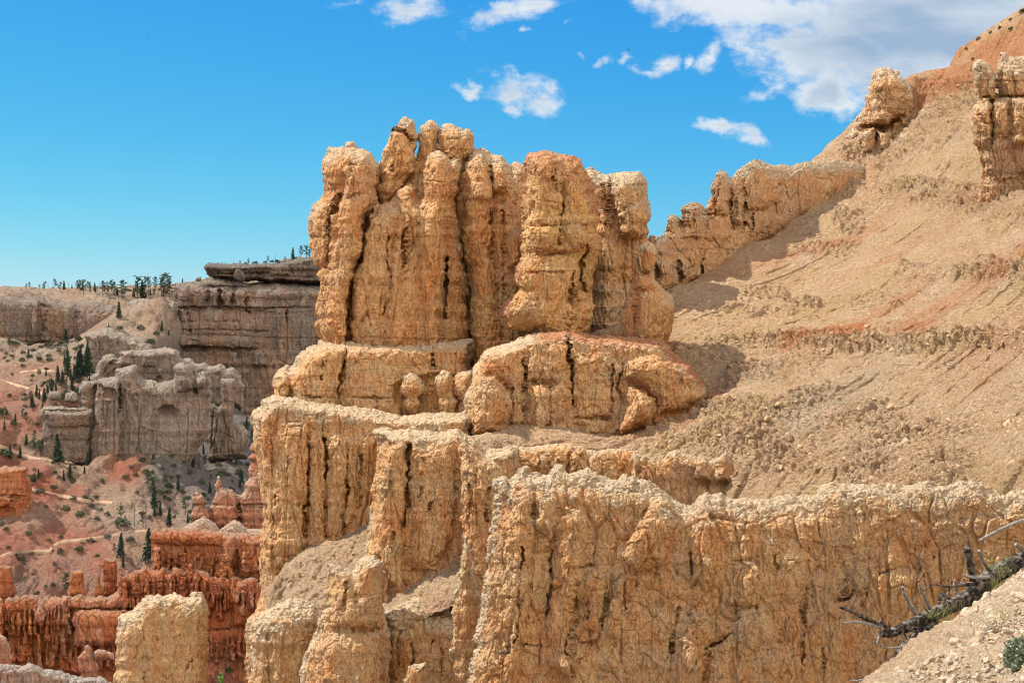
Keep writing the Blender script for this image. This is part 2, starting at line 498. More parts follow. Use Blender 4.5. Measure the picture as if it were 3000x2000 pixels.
def rock(name, mat, d0, slabs, relief=(), cut=(), step=3.0, sub=1, seed=1, prm=None, dfun=None, parent=None, pad=18, edge_noise=4.0, lean=0.0, leanv=None):
    """slabs: (outline px, w centre px, half thickness px, edge radius px [, lean_u, lean_v]).
    relief: ('plate', outline, height, soft) or ('crack', points, half width, depth)."""
    pr = dict(DEF); pr.update(prm or {})
    s = d0 / FPX
    allp = np.concatenate([np.asarray(q[0], float) for q in slabs])
    u0, v0 = allp.min(0) - pad; u1, v1 = allp.max(0) + pad
    w1 = max(q[1] + q[2] for q in slabs) + pad
    U = np.arange(u0, u1, step); Vv = np.arange(v0, v1, step)
    UU, VV = np.meshgrid(U, Vv, indexing='ij')
    fl = lambda A: A.ravel()
    e = edge_noise
    z0 = np.zeros(UU.size, F32)
    wu = UU + e * fbm(fl(UU) / 30, fl(VV) / 30, z0, seed, 3).reshape(UU.shape)
    wv = VV + e * fbm(fl(UU) / 30, fl(VV) / 30, z0, seed + 50, 3).reshape(UU.shape)
    ku_ = wu + 7 * fbm(fl(UU) / 17, fl(VV) / 22, z0, seed + 60, 2).reshape(UU.shape); kv_ = wv
    kdep = np.clip(.9 + .6 * pn(fl(UU) / 60, fl(VV) / 90, z0, seed + 61).reshape(UU.shape), .45, 1.4)
    kwid = np.clip(.85 + .5 * pn(fl(UU) / 40, fl(VV) / 50, z0, seed + 62).reshape(UU.shape), .5, 1.4)
    rel = np.zeros(UU.shape)
    for r in relief:
        if r[0] == 'plate':
            d = poly_sd(r[1], wu, wv)
            a = np.clip(-d / r[3], 0, 1)
            rel += pr['plf'] * r[2] * np.sqrt(1 - (1 - a) ** 2)
        else:
            d = line_d(r[1], ku_, kv_)
            rel -= r[3] * kdep * (1 - sstep(0, r[2] * .75 * kwid, d))
    leanv = (v0 + v1) / 2 if leanv is None else leanv
    lm = max(abs(lean * (v0 - leanv)), abs(lean * (v1 - leanv)))
    w0 = min(q[1] - q[2] for q in slabs) - pad - max(0, rel.max()) - 6 - lm; w1 += lm
    nW = int((w1 - w0) / step) + 1
    # far back of thick bodies is meshed as coarsely as the front: cheap enough
    W = w0 + np.arange(nW) * step
    f = np.full((len(U), nW, len(Vv)), 1e3, F32)
    top = np.full(len(U), 1e5)
    for q in slabs:
        poly, wc, T, R = q[:4]
        ku, kv = (q[4:6] if len(q) > 5 else (0, 0))
        d = poly_sd(poly, wu, wv)
        cu, cv = np.asarray(poly, float).mean(0)
        wc = wc + 0 * UU + lean * (VV - leanv)
        a = np.clip(-d / R, 0, 1)
        t = T * np.sqrt(1 - (1 - a) ** 2)
        wcc = wc + ku * (UU - cu) + kv * (VV - cv)
        rl = rel * np.clip(-d / 12, 0, 1)
        dd = np.maximum(d, 0)
        X = W[None, :, None] - wcc[:, None, :]
        fr = np.where(X < 0, -X - (t + rl)[:, None, :], X - t[:, None, :]) + dd[:, None, :]
        f = np.minimum(f, fr.astype(F32))
        m = d < 0
        tt = np.where(m.any(1), Vv[np.argmax(m, axis=1)], 1e5)
        top = np.minimum(top, tt)
    for (cu, cw, cv, ru, rw, rv) in cut:          # alcoves
        el = np.sqrt(((UU[:, None, :] - cu) / ru) ** 2 + ((W[None, :, None] - cw) / rw) ** 2 + ((VV[:, None, :] - cv) / rv) ** 2)
        f = np.maximum(f, ((1 - el) * min(ru, rw, rv)).astype(F32))
    f[:, :, -1] = np.maximum(f[:, :, -1], 1.0)
    V, Q = nets(f)
    del f
    V = V * step + np.array([u0, w0, v0])
    V = smooth(V, Q, 1)
    for _ in range(sub):
        V, Q = subdiv(V, Q)
    if sub: V = smooth(V, Q, 1)
    N = normals(V, Q)
    x, y, z = V[:, 0].astype(F32), V[:, 1].astype(F32), V[:, 2].astype(F32)
    tp = np.interp(x, U, np.minimum(top, 9e4))
    # cap: near the outline's top, and on upward facing ledges
    nn = fbm(x / 40, y / 40, z / 40, seed + 9, 3)
    cap = 1 - sstep(pr['cap'] * .35, pr['cap'] * 1.25, (z - tp) + nn * pr['cap'] * .7)
    cap = np.clip(np.maximum(cap, pr['upcap'] * sstep(.45, .8, -N[:, 2])), 0, 1)
    wx = x + 13 * pn(x / 90, y / 90, z / 240, seed) + 2.5 * pn(x / 22, y / 22, z / 40, seed + 70)
    wy = y + 10 * pn(x / 70, y / 70, z / 200, seed + 3)
    D = pr['big'] * fbm(x / 150, y / 150, z / 230, seed + 1, 2)
    fs = pr['fs']
    f1, f2, ci = wor(wx / fs, wy / fs, z / (fs * pr['asp']), seed)
    amp = sstep(-.45, .75, fbm(x / 130, y / 130, z / 170, seed + 21, 2))
    D = D - pr['flute'] * (.25 + amp) * (1 - sstep(0, .15, f2 - f1)) + pr['flute'] * .35 * (.45 - f1) + pr['flute'] * .5 * (ci - .5)
    # blocks split along joints: each block stands a little proud or back
    f1, f2, ci = wor(wx / 40, wy / 40, z / 66, seed + 75)
    D = D + pr['block'] * (ci - .5) * 1.3 - pr['block'] * .3 * (1 - sstep(0, .1, f2 - f1))
    f1, f2, ci = wor(wx / 17, wy / 17, z / (17 * max(2, pr['asp'] * .85)), seed + 77)
    m = sstep(-.35, .35, fbm(x / 80, y / 80, z / 60, seed + 78, 2))
    D = D + m * (pr['flute2'] * .75 * (ci - .5) - pr['flute2'] * .45 * (1 - sstep(0, .13, f2 - f1)))
    # creases at falling scales, sharp inwards
    for i, (sc, a_) in enumerate(((60, .75), (28, .5), (14, .36), (7.5, .2))):
        vs = max(2.5, pr['asp'] * (1.3, 1.15, .9, .6)[i])
        n_ = np.abs(pn(wx / sc, wy / sc, z / (sc * vs), seed + 80 + i))
        mk_ = sstep(-.35, .45, pn(x / (sc * 2.2), y / (sc * 2.2), z / (sc * 3), seed + 90 + i))
        D = D - pr['joint'] * a_ * mk_ * (1 - sstep(0, .20, n_))
        if i in (1, 2):
            n_ = np.abs(pn(x / (sc * 3.4), y / (sc * 3.4), z / sc, seed + 95 + i))
            D = D - pr['joint'] * a_ * .3 * (1 - mk_) * (1 - sstep(0, .13, n_))
    bz = z / pr['st'] + .35 * pn(x / 130, y / 130, z / 200, seed + 6)
    st = pn(bz * .0 + seed * 3.3, bz * .0 + .5, bz, seed)
    # beds: continuous harder and softer layers with open seams between some of them
    bq = z / (pr['st'] * 1.9) + .3 * pn(x / 240, y / 240, z / 300, seed + 33) + .06 * pn(x / 30, y / 30, z / 40, seed + 34)
    bi = np.floor(bq); fr = bq - bi
    h0 = JX[(bi.astype(np.int32) * 13 + int(seed) * 5) & 255]; h1 = JX[((bi.astype(np.int32) + 1) * 13 + int(seed) * 5) & 255]
    D = D + pr['strata'] * 1.5 * (h0 + (h1 - h0) * sstep(.82, 1.0, fr) - .5)
    D = D - pr['notch'] * .7 * sstep(.35, .75, h1) * sstep(-.5, .3, pn(x / 60, y / 60, bi * 3.7, seed + 35)) * (1 - sstep(0, .09, np.abs(fr - .93)))
    sv = np.clip(.6 + pn(x / 110, y / 110, z / 60, seed + 31), 0, 1)
    D = D + pr['strata'] * st * 1.4 - pr['notch'] * .4 * sv * (1 - sstep(.0, .10, np.abs(pn(bz * 0 + 7.7 + seed, bz * 0, bz * .55, seed + 2))))
    if pr['lump']:
        ls = pr['ls']
        l1, l2, ci = wor(x / ls, y / ls, z / (ls * 1.15), seed + 8)
        D = D + (cap * .8 + .06) * pr['lump'] * (.75 * (.62 - l1) + .5 * (ci - .5))
        l1, l2, ci = wor(x / (ls * .5), y / (ls * .5), z / (ls * .5), seed + 12)
        D = D + (cap * .8 + .12) * pr['lump'] * .45 * (.8 * (.55 - l1) + .6 * (ci - .5))
    D = D + pr['fine'] * 1.5 * pn(x / 58, y / 58, z / 90, seed + 13) + pr['fine'] * .7 * fbm(x / 22, y / 22, z / 34, seed + 14, 4, .62)
    if pr['pits']:
        D = D - pr['pits'] * 3 * sstep(.38, .7, pn(x / 10, y / 10, z / 18, seed + 17)) * sstep(-.3, .4, pn(x / 80, y / 80, z / 80, seed + 18))
    NN = N.copy(); NN[:, 2] *= .65
    V = V + NN * D[:, None]
    dd = (dfun(V[:, 0]) if dfun else d0) + V[:, 1] * s
    out = np.stack([(V[:, 0] - 1500) / FPX * dd, dd, (HOR - V[:, 2]) / FPX * dd], 1)
    rd = sstep(.1, .5, -N[:, 2]) * (1 - sstep(8, 34, z - tp + 10 * nn)) * pr['redtop'] * sstep(pr['redfrom'], pr['redfrom'] + 60, x) if pr.get('redtop') else np.zeros(len(x))
    o = mesh_obj(name, out, Q[:, ::1], mat, parent, {'cap': cap, 'red': rd})
    print(f'{name}: {len(V)} verts  {time.time() - T0:.1f}s', flush=True)
    return o


def empty(name, loc):
    o = bpy.data.objects.new(name, None); COL.objects.link(o)
    o.location = loc
    return o


def C(x0, y0, sc):                                  # tracing helper: a list of points in an enlarged detail
    return lambda *pts: [(x0 + a / sc, y0 + b / sc) for a, b in pts]

# ----------------------------------------------------------------------------------------------
# ground: height fields through surveyed points
# ----------------------------------------------------------------------------------------------
class Field:
    def __init__(self, pts, soft=0.0):
        W = np.array([P(*p) for p in pts])
        self.c = W[:, :2]; n = len(W)
        self.sc = np.abs(self.c).max()
        c = self.c / self.sc
        K = np.sqrt(((c[:, None] - c[None]) ** 2).sum(-1) + 1e-5)
        A = np.zeros((n + 3, n + 3)); A[:n, :n] = K + soft * np.eye(n)
        A[:n, n] = 1; A[:n, n + 1:] = c; A[n, :n] = 1; A[n + 1:, :n] = c.T
        b = np.zeros(n + 3); b[:n] = W[:, 2]
        self.w = np.linalg.solve(A, b)
    def _z(self, x, y):
        c = self.c / self.sc
        x = x / self.sc; y = y / self.sc
        r = np.full(x.shape, self.w[-3]) + self.w[-2] * x + self.w[-1] * y
        for (cx, cy), w in zip(c, self.w[:-3]):
            r = r + w * np.sqrt((x - cx) ** 2 + (y - cy) ** 2 + 1e-5)
        return r
    def z(self, x, y):
        x = np.asarray(x, float); y = np.asarray(y, float)
        s = x.shape
        return par(self._z, x.ravel(), y.ravel()).reshape(s)
    def hit(self, px, py, d0, d1, n=600):
        d = np.geomspace(d0, d1, n)
        zt = self.z((px - 1500) / FPX * d, d); zr = (HOR - py) / FPX * d
        k = np.nonzero(zr < zt)[0]
        return float(d[k[0]]) if len(k) else None


def grid_faces(nx, ny):
    i = np.arange(nx - 1)[:, None] * ny + np.arange(ny - 1)[None]
    return np.stack([i, i + ny, i + ny + 1, i + 1], -1).reshape(-1, 4)


def grid_normals(X, Y, Z):
    A = np.stack([X, Y, Z], -1)
    n = np.cross(np.gradient(A, axis=0), np.gradient(A, axis=1))
    n /= np.linalg.norm(n, axis=-1)[..., None] + 1e-9
    return np.where(n[..., 2:3] < 0, -n, n)


def dirt_mat(name, s, A, B, red, yel, grey, bump=1.0, rot=0.0):
    k = 1.0 / (s * 100.0)
    t = NT(name)
    p = t.pos((k, k, k))
    c = t.mix(t.rng(t.noise(p, .9, 5), .35, .65), A, B)
    c = t.mix(t.rng(t.noise(p, 5, 5, .65), .5, .72, 0, .5), c, (.37, .235, .125))
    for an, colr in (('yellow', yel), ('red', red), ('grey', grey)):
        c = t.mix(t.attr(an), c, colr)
    sp = t.rng(t.noise(p, 36, 4, .75), .28, .72, .72, 1.26)
    c = t.mix(1.0, c, sp, 'MULTIPLY')
    h1 = t.noise(p, 16, 6, .7)
    v = t.n('ShaderNodeTexVoronoi'); v.inputs['Scale'].default_value = 26; t.l(p, v.inputs['Vector'])
    # every stone its own tone
    vc = t.n('ShaderNodeTexVoronoi'); vc.inputs['Scale'].default_value = 17; t.l(p, vc.inputs['Vector'])
    sc = t.n('ShaderNodeSeparateColor'); t.l(vc.outputs['Color'], sc.inputs[0])
    c = t.mix(t.rng(t.noise(p, 2.2, 3), .35, .6, .25, 1), c, t.mix(1.0, c, t.rng(sc.outputs[0], 0, 1, .70, 1.28, False), 'MULTIPLY'))
    hh = t.math('ADD', h1, t.math('MULTIPLY', t.rng(v.outputs['Distance'], 0, .55, 1, 0), .35))
    return t.done(c, t.bump(hh, s * 17 * bump, 1.0))


# ---- the near hillside on the right -----------------------------------------------------------
HILL = [(3000, 29, 165), (2814, 154, 175), (2676, 234, 186), (2640, 260, 200), (2600, 330, 203), (2506, 380, 202), (2560, 488, 178), (2640, 405, 182), (2480, 475, 177), (2695, 335, 184), (2457, 402, 186), (2412, 440, 181), (2332, 487, 174), (2279, 493, 168),
        (3300, -150, 150), (3300, 300, 128), (3300, 700, 100), (3300, 1000, 84), (3300, 1400, 68),
        (2200, 715, 150), (2370, 648, 157), (2450, 598, 162), (2560, 525, 170), (2370, 640, 161), (2450, 590, 166), (2300, 690, 156), (2240, 710, 155), (2054, 818, 141), (1974, 850, 135),
        (2700, 450, 163), (2850, 500, 150), (3000, 560, 136), (2500, 700, 150), (2700, 700, 141), (2900, 650, 128), (3000, 700, 122),
        (2300, 850, 137), (2600, 850, 127), (3000, 850, 111), (1990, 985, 123), (2000, 1010, 122), (2300, 1000, 118.5), (2700, 1000, 108), (3000, 1000, 99),
        (2060, 1120, 115.5), (2150, 1150, 111), (2400, 1150, 105), (2700, 1200, 96), (3000, 1200, 87), (2030, 1195, 113.5), (1900, 1230, 111), (1820, 1275, 109),
        (2100, 1300, 102), (2300, 1350, 96.5), (2500, 1350, 91.5), (2800, 1400, 82.5), (3000, 1410, 78),
        (1700, 1290, 107), (1550, 1280, 106), (1450, 1285, 103.5), (1400, 1290, 103),
        (1700, 1310, 105), (1700, 1520, 100), (1500, 1520, 99), (1900, 1540, 98.5), (2080, 1530, 95.5), (1700, 1620, 97), (2000, 1640, 94), (2350, 1520, 90), (2200, 1400, 96),
        (2150, 1700, 90), (2400, 1700, 84), (3000, 1600, 74), (1600, 1750, 94),
        (1850, 985, 126), (1750, 975, 128), (1760, 968, 134), (1900, 900, 136),
        # behind the crest the ground falls away
        (3000, 300, 200), (2700, 420, 220), (2400, 640, 215), (2200, 800, 190), (2000, 1000, 175), (1700, 1150, 170), (1500, 1200, 160), (1200, 1300, 160), (3300, 100, 200),
        (1600, 1150, 140), (1300, 1250, 125), (1300, 1500, 100)]
FH = Field(HILL)
SURF = {}


def on_ground(key, px, py, dmin=0.0):
    """the first point of a built ground sheet seen in the direction of a pixel"""
    cols, V, _ = SURF[key]
    i = int(np.clip(np.searchsorted(cols, px), 0, len(cols) - 1))
    c = V[i]
    row = HOR - c[:, 2] / c[:, 1] * FPX
    k = np.nonzero((row <= py) & (c[:, 1] > dmin))[0]
    return c[k[0]].copy() if len(k) else None



def build_hillside():
    px = np.concatenate([np.arange(1330, 3190, 3.0), np.arange(3190, 5400, 13.0)])
    d = np.geomspace(74, 215, 1250)
    PX, D = np.meshgrid(px, d, indexing='ij')
    X = (PX - 1500) / FPX * D; Y = D
    Z = FH.z(X, Y)
    PY = HOR - Z / Y * FPX
    nrm = grid_normals(X, Y, Z)
    sh = X.shape
    x, y, z = [a.ravel().astype(F32) for a in (X, Y, Z)]
    pxr, pyr = PX.ravel(), PY.ravel()
    # directions along and across the fall line, for runnels
    al = .83 * x + .55 * y; ac = -.55 * x + .83 * y
    nz = fbm(x / 6, y / 6, z / 3, 3, 3)
    disp = .45 * fbm(x / 13, y / 13, z / 10, 4, 3)
    run = np.abs(pn(ac / 3.0 + .03 * nz, al / 190, z * 0, 5))
    run2 = np.abs(pn(ac / .9 + .03 * nz, al / 80, z * 0, 6))
    disp += .42 * (sstep(0, .055, run) - 1) * sstep(-.35, .4, nz) + .12 * (sstep(0, .12, run2) - 1) * sstep(-.6, .3, pn(x / 9, y / 9, z / 9, 27))
    # ledges of knobbly beds: (line in the photograph, half width, strength)
    led = np.zeros(len(x))
    bands = [([(1930, 1040), (2040, 1035), (2180, 1022), (2290, 1012), (2420, 1012), (2520, 1010), (2620, 1012), (2760, 995), (2900, 990), (3060, 985)], 26, 1.0),
             ([(2160, 1100), (2250, 1085), (2380, 1065)], 34, .9),
             ([(2660, 800), (2740, 805), (2860, 805), (2920, 790), (3050, 810)], 22, .8),
             ([(2480, 640), (2600, 560), (2760, 560), (2880, 600), (2990, 610)], 46, .9),
             ([(2180, 870), (2290, 865)], 22, .6), ([(2350, 715), (2470, 735)], 30, .5),
             ([(2330, 1170), (2410, 1130)], 26, .7), ([(2640, 330), (2730, 300), (2850, 270)], 55, 1.0), ([(2600, 430), (2700, 380), (2800, 330)], 40, .9), ([(2480, 560), (2560, 600), (2640, 560)], 40, .8), ([(2480, 445), (2600, 480), (2700, 420), (2800, 370)], 30, .8),
             ([(2040, 1270), (2200, 1290), (2420, 1260), (2560, 1300), (2750, 1330)], 120, .75),
             ([(2320, 905), (2390, 880)], 16, .6), ([(2500, 880), (2620, 870)], 22, .4)]
    jit = 14 * fbm(x / 2.2, y / 2.2, z / 2.2, 9, 3)
    for ln, hw, st in bands:
        led = np.maximum(led, st * (1 - sstep(hw * .55, hw * 1.3, line_d(ln, pxr, pyr + jit))))
    patch = sstep(.15, .7, fbm(x / 7, y / 7, z / 3, 12, 3) - .15)
    led = np.clip(np.maximum(led * (.5 + .7 * sstep(-.5, .3, nz)), patch * .35), 0, 1)
    f1, f2, ci = wor(x / .62, y / .62, z / 1.05, 3)
    disp += led * (.8 * (.55 - f1) - .25 * (1 - sstep(0, .16, f2 - f1)) + .5 + .35 * (ci - .5))
    f1, f2, ci = wor(x / .27, y / .27, z / .36, 4)
    disp += (led * .26 + .15 * sstep(-.4, .6, nz)) * (.55 - f1 + .5 * (ci - .5))
    f1, f2, ci = wor(x / .9, y / .9, z / .9, 14)
    disp += .16 * sstep(-.2, .5, pn(x / 5, y / 5, z / 5, 17)) * (ci - .5)
    disp += .11 * fbm(x / .8, y / .8, z / .8, 7, 4, .65)
    N = nrm.reshape(-1, 3)
    V = np.stack([X.ravel(), Y.ravel(), Z.ravel()], 1) + N * disp[:, None]
    # earth colours
    st = pn(ac / 5 + .4 * nz, al / 34, z * 0, 15)
    st2 = pn(ac / 1.6, al / 18, z * 0, 16)
    def soft(poly, r):
        return 1 - sstep(-r, r, poly_sd(poly, pxr, pyr + 40 * nz + 25 * st2))
    red = np.zeros(len(x)); yel = np.zeros(len(x)); gry = np.zeros(len(x))
    red = np.maximum(red, soft([(2290, 1000), (2420, 955), (2540, 925), (2560, 985), (2470, 1012), (2300, 1012)], 22))
    red = np.maximum(red, .8 * soft([(2600, 985), (2680, 925), (2740, 930), (2720, 985)], 22))
    red = np.maximum(red, .85 * soft([(1700, 975), (1950, 975), (1990, 1010), (1760, 1010)], 16))
    red = np.maximum(red, .8 * soft([(2640, 240), (2780, 190), (3050, 40), (3050, 190), (2800, 300), (2650, 330)], 40))
    red = np.maximum(red, .5 * soft([(2320, 490), (2450, 470), (2550, 510), (2440, 560)], 30))
    red = np.maximum(red, .62 * sstep(.05, 1.0, st + .35 * nz + .3 * st2) * (1 - .6 * sstep(900, 1200, pyr)))
    red = np.maximum(red, .7 * soft([(1980, 1150), (2120, 1140), (2080, 1200), (1990, 1230)], 30))
    yel = np.maximum(yel, .8 * soft([(2000, 980), (2150, 880), (2380, 860), (2500, 930), (2300, 1000)], 40) * sstep(-.5, .3, st + st2 * .4))
    yel = np.maximum(yel, .7 * sstep(.1, .8, -st + .4 * nz))
    yel = np.maximum(yel, .8 * soft([(2780, 160), (3050, 20), (3050, 90), (2850, 180)], 20))
    gry = np.maximum(gry, .75 * soft([(2250, 1230), (2420, 1130), (2500, 1060), (2640, 1000), (2620, 1080), (2480, 1200), (2330, 1260)], 40))
    gry = np.maximum(gry, .6 * soft([(2160, 1090), (2260, 1060), (2300, 1100), (2200, 1130)], 20))
    o = mesh_obj('hillside', V, grid_faces(*sh), dirt_mat('hill_earth', .029, (.47, .30, .158), (.505, .345, .205), (.43, .165, .065), (.47, .315, .145), (.40, .32, .21)), None,
                 {'red': np.clip(red, 0, 1) * .95, 'yellow': np.clip(yel, 0, 1) * .8, 'grey': np.clip(gry, 0, 1) * .6})
    tag(o, kind='structure')
    SURF['hill'] = (px, V.reshape(sh + (3,)), led.reshape(sh))
    return o


# ---- talus cones at the foot of the walls, left of the hillside ---------------------------------
TALUS = [(834, 1641, 104), (960, 1580, 105), (1083, 1526, 106), (1130, 1500, 107), (790, 1790, 95.5), (870, 1800, 95), (940, 1790, 94), (800, 1720, 99), (1000, 1680, 97.5), (1080, 1610, 99),
         (760, 2100, 97), (780, 1960, 97), (1127, 1760, 90.2), (1230, 1690, 90.8), (1350, 1603, 91.5), (1120, 1805, 86.5), (1224, 1752, 86.6), (1330, 1790, 85), (1290, 1700, 88.5), (1420, 1580, 91), (1050, 1730, 92),
         (900, 2000, 90), (1200, 2000, 83), (1250, 1900, 83.6), (600, 2100, 96), (1400, 2000, 80), (1500, 1650, 88), (700, 1900, 104), (640, 1800, 112)]
FT = Field(TALUS)


def build_talus():
    px = np.arange(778, 1368, 3.0)
    d = np.linspace(84, 109, 460)
    PX, D = np.meshgrid(px, d, indexing='ij')
    X = (PX - 1500) / FPX * D; Y = D
    Z = FT.z(X, Y)
    nrm = grid_normals(X, Y, Z)
    x, y, z = [a.ravel().astype(F32) for a in (X, Y, Z)]
    nz = fbm(x / 3, y / 3, z / 3, 3, 3)
    f1, f2, ci = wor(x / .5, y / .5, z / .7, 3)
    disp = .25 * nz + .09 * fbm(x / .6, y / .6, z / .6, 5, 4, .65) + .16 * sstep(.0, .7, nz) * (.55 - f1 + .5 * (ci - .5))
    f1, f2, ci = wor(x / .22, y / .22, z / .25, 8)
    disp += .11 * (.5 - f1 + .5 * (ci - .5))
    al = np.abs(pn((x - .25 * y) / 1.5, y / 14, z * 0, 12))
    disp = disp * 1.35 + .1 * (sstep(0, .25, al) - 1)
    V = np.stack([X.ravel(), Y.ravel(), Z.ravel()], 1) + nrm.reshape(-1, 3) * disp[:, None]
    zz = np.zeros(len(x))
    Q = grid_faces(*X.shape)
    dq = D.ravel()[Q].mean(1); pq = PX.ravel()[Q].mean(1)
    Q = Q[dq > np.where(pq > 1060, 85.2, np.interp(pq, [780, 960, 1060], [94.2, 93.0, 88.0]))]
    SURF['talus'] = V[np.unique(Q)]
    o = mesh_obj('talus_slope', V, Q, dirt_mat('talus_earth', .023, (.47, .31, .18), (.50, .35, .215), (.37, .17, .08), (.42, .30, .13), (.34, .29, .2)), None,
                 {'red': .35 * sstep(.2, .8, nz), 'yellow': .35 * sstep(.1, .7, -nz), 'grey': zz})
    tag(o, kind='structure')
    return o


# ---- the slope the camera stands on; behind the camera it climbs to the rim ------------------------
def near_z(x, y):
    z = .258 * x - .18 * y - 2.33
    e = ((x - 3.2) * -9 + (y - 15) * 5.5) / 10.55
    z = z - 1.25 * np.logaddexp(0, (e + .1) * 2.2) / 2.2
    z = z + .92 * np.logaddexp(0, (-y - 5) * .6) / .6
    z = np.where(x > 14, z + .25 * (x - 14), z)
    return z


def build_near():
    def patch(name, xs, ys, fine):
        X, Y = np.meshgrid(xs, ys, indexing='ij')
        Z = near_z(X, Y)
        x, y, z = [a.ravel().astype(F32) for a in (X, Y, Z)]
        n = fbm(x / 1.3, y / 1.3, z / 1.3, 2, 4)
        disp = .10 * n
        if fine:
            f1, f2, ci = wor(x / .20, y / .20, z / .20, 3)
            disp += .10 * sstep(-.5, .6, n) * (.6 - f1 + .4 * (ci - .5))
            f1, f2, ci = wor(x / .075, y / .075, z / .075, 5)
            disp += .05 * (.5 - f1 + .4 * (ci - .5))
            disp += .026 * fbm(x / .11, y / .11, z / .11, 8, 4, .65)
        else:
            away = np.hypot(np.maximum(np.maximum(1.5 - x, x - 13), 0), np.maximum(np.maximum(10.5 - y, y - 34), 0))
            disp += 1.5 * fbm(x / 14, y / 14, z / 14, 9, 3) * sstep(2, 16, away) - .05 * sstep(0, .5, away)
        nr = grid_normals(X, Y, Z).reshape(-1, 3)
        V = np.stack([X.ravel(), Y.ravel(), Z.ravel()], 1) + nr * disp[:, None]
        q = sstep(.1, .8, n)
        o = mesh_obj(name, V, grid_faces(*X.shape), dirt_mat(name + '_earth', .0042 if fine else .02, (.50, .36, .22), (.55, .42, .275), (.40, .23, .115), (.44, .32, .17), (.46, .39, .29), .8), None,
                     {'red': .35 * q, 'yellow': .4 * sstep(.1, .7, -n), 'grey': q * 0})
        tag(o, kind='structure')
        return o
    patch('dirt_slope', np.arange(1.5, 13, .018), np.geomspace(10.5, 34, 960), True)
    xs = np.linspace(-110, 130, 160); ys = np.concatenate([np.linspace(-150, 10.4, 110)])
    patch('rim_slope', xs, ys, False)
    xs = np.linspace(-110, 1.6, 60); ys = np.linspace(10.2, 34, 20)
    patch('gully_slope', xs, ys, False)
    xs = np.linspace(12.9, 130, 60)
    ys = np.linspace(10.2, 34.1, 60)
    patch('upper_slope', xs, ys, False)
    patch('far_slope', np.linspace(-110, 130, 130), np.linspace(33.9, 80, 50), False)


# ---- the amphitheatre far below on the left, up to the plateau rim -----------------------------------
FARP = [(0, 1035, 850), (150, 1030, 850), (240, 1020, 840), (0, 990, 880), (240, 985, 874), (0, 985, 905), (240, 980, 905), (120, 985, 905), (370, 930, 905), (-150, 985, 905), (0, 1048, 830), (100, 1040, 826), (200, 1032, 826), (-150, 1040, 840),
        (50, 1150, 770), (150, 1150, 768), (0, 1250, 705), (60, 1350, 645), (200, 1350, 640), (-150, 1200, 740), (-150, 1400, 620),
        (100, 1450, 600), (250, 1450, 600), (350, 1450, 608), (100, 1550, 565), (300, 1550, 560), (50, 1650, 530), (200, 1650, 530), (400, 1500, 592), (100, 1740, 503), (300, 1740, 503), (-150, 1650, 540), (440, 1650, 515),
        (100, 1960, 478), (400, 1960, 478), (250, 1960, 478), (600, 1960, 478), (750, 1950, 480), (100, 2060, 440), (400, 2060, 440), (700, 2030, 452), (-150, 2000, 450), (900, 1980, 455), (100, 2250, 380), (500, 2250, 380), (900, 2250, 380),
        (480, 1400, 625), (600, 1440, 632), (700, 1500, 632), (800, 1560, 640), (560, 1330, 666), (640, 1350, 680), (720, 1390, 690), (800, 1440, 700), (640, 1290, 722), (720, 1300, 742), (800, 1330, 762), (640, 1235, 782), (720, 1225, 800), (800, 1235, 815),
        (600, 1500, 600), (560, 1548, 575), (700, 1556, 576), (900, 1480, 700), (900, 1300, 800), (900, 1150, 845), (1100, 1010, 850),
        (560, 1100, 842), (620, 1185, 835), (700, 1200, 832), (800, 1200, 838), (700, 1190, 872), (560, 1095, 880), (880, 1100, 880), (800, 1180, 872),
        (1100, 1300, 680), (900, 1640, 560), (1200, 1700, 560), (800, 1560, 540),
        (280, 1330, 655), (450, 1345, 650), (560, 1360, 650), (280, 1300, 690), (450, 1300, 690), (560, 1310, 700), (400, 1190, 730), (300, 1190, 735), (500, 1190, 735),
        (300, 1085, 786), (260, 1075, 792), (400, 1085, 786), (440, 1080, 790), (330, 1070, 806), (300, 965, 818), (400, 945, 822), (500, 925, 836), (350, 975, 816), (508, 905, 850), (420, 895, 855), (350, 905, 868), (450, 985, 810),
        (150, 1180, 672), (250, 1175, 676), (200, 1150, 690), (240, 1110, 715), (200, 1080, 745), (150, 1330, 662), (250, 1330, 662),
        (20, 868, 922), (250, 876, 924), (400, 885, 920), (480, 890, 912), (100, 860, 935), (250, 860, 960), (400, 854, 1000), (500, 848, 1020), (300, 847, 1060), (0, 866, 940), (-150, 880, 930),
        (500, 848, 1200), (0, 852, 1200), (545, 850, 925), (600, 848, 945), (660, 840, 925), (800, 806, 925), (1000, 800, 930), (1000, 800, 1200), (1400, 800, 930), (1400, 1150, 845), (1400, 1700, 560), (1400, 1400, 700), (-420, 880, 930), (-420, 1040, 840), (-420, 1400, 620), (-420, 2000, 450)]
FF = Field(FARP)


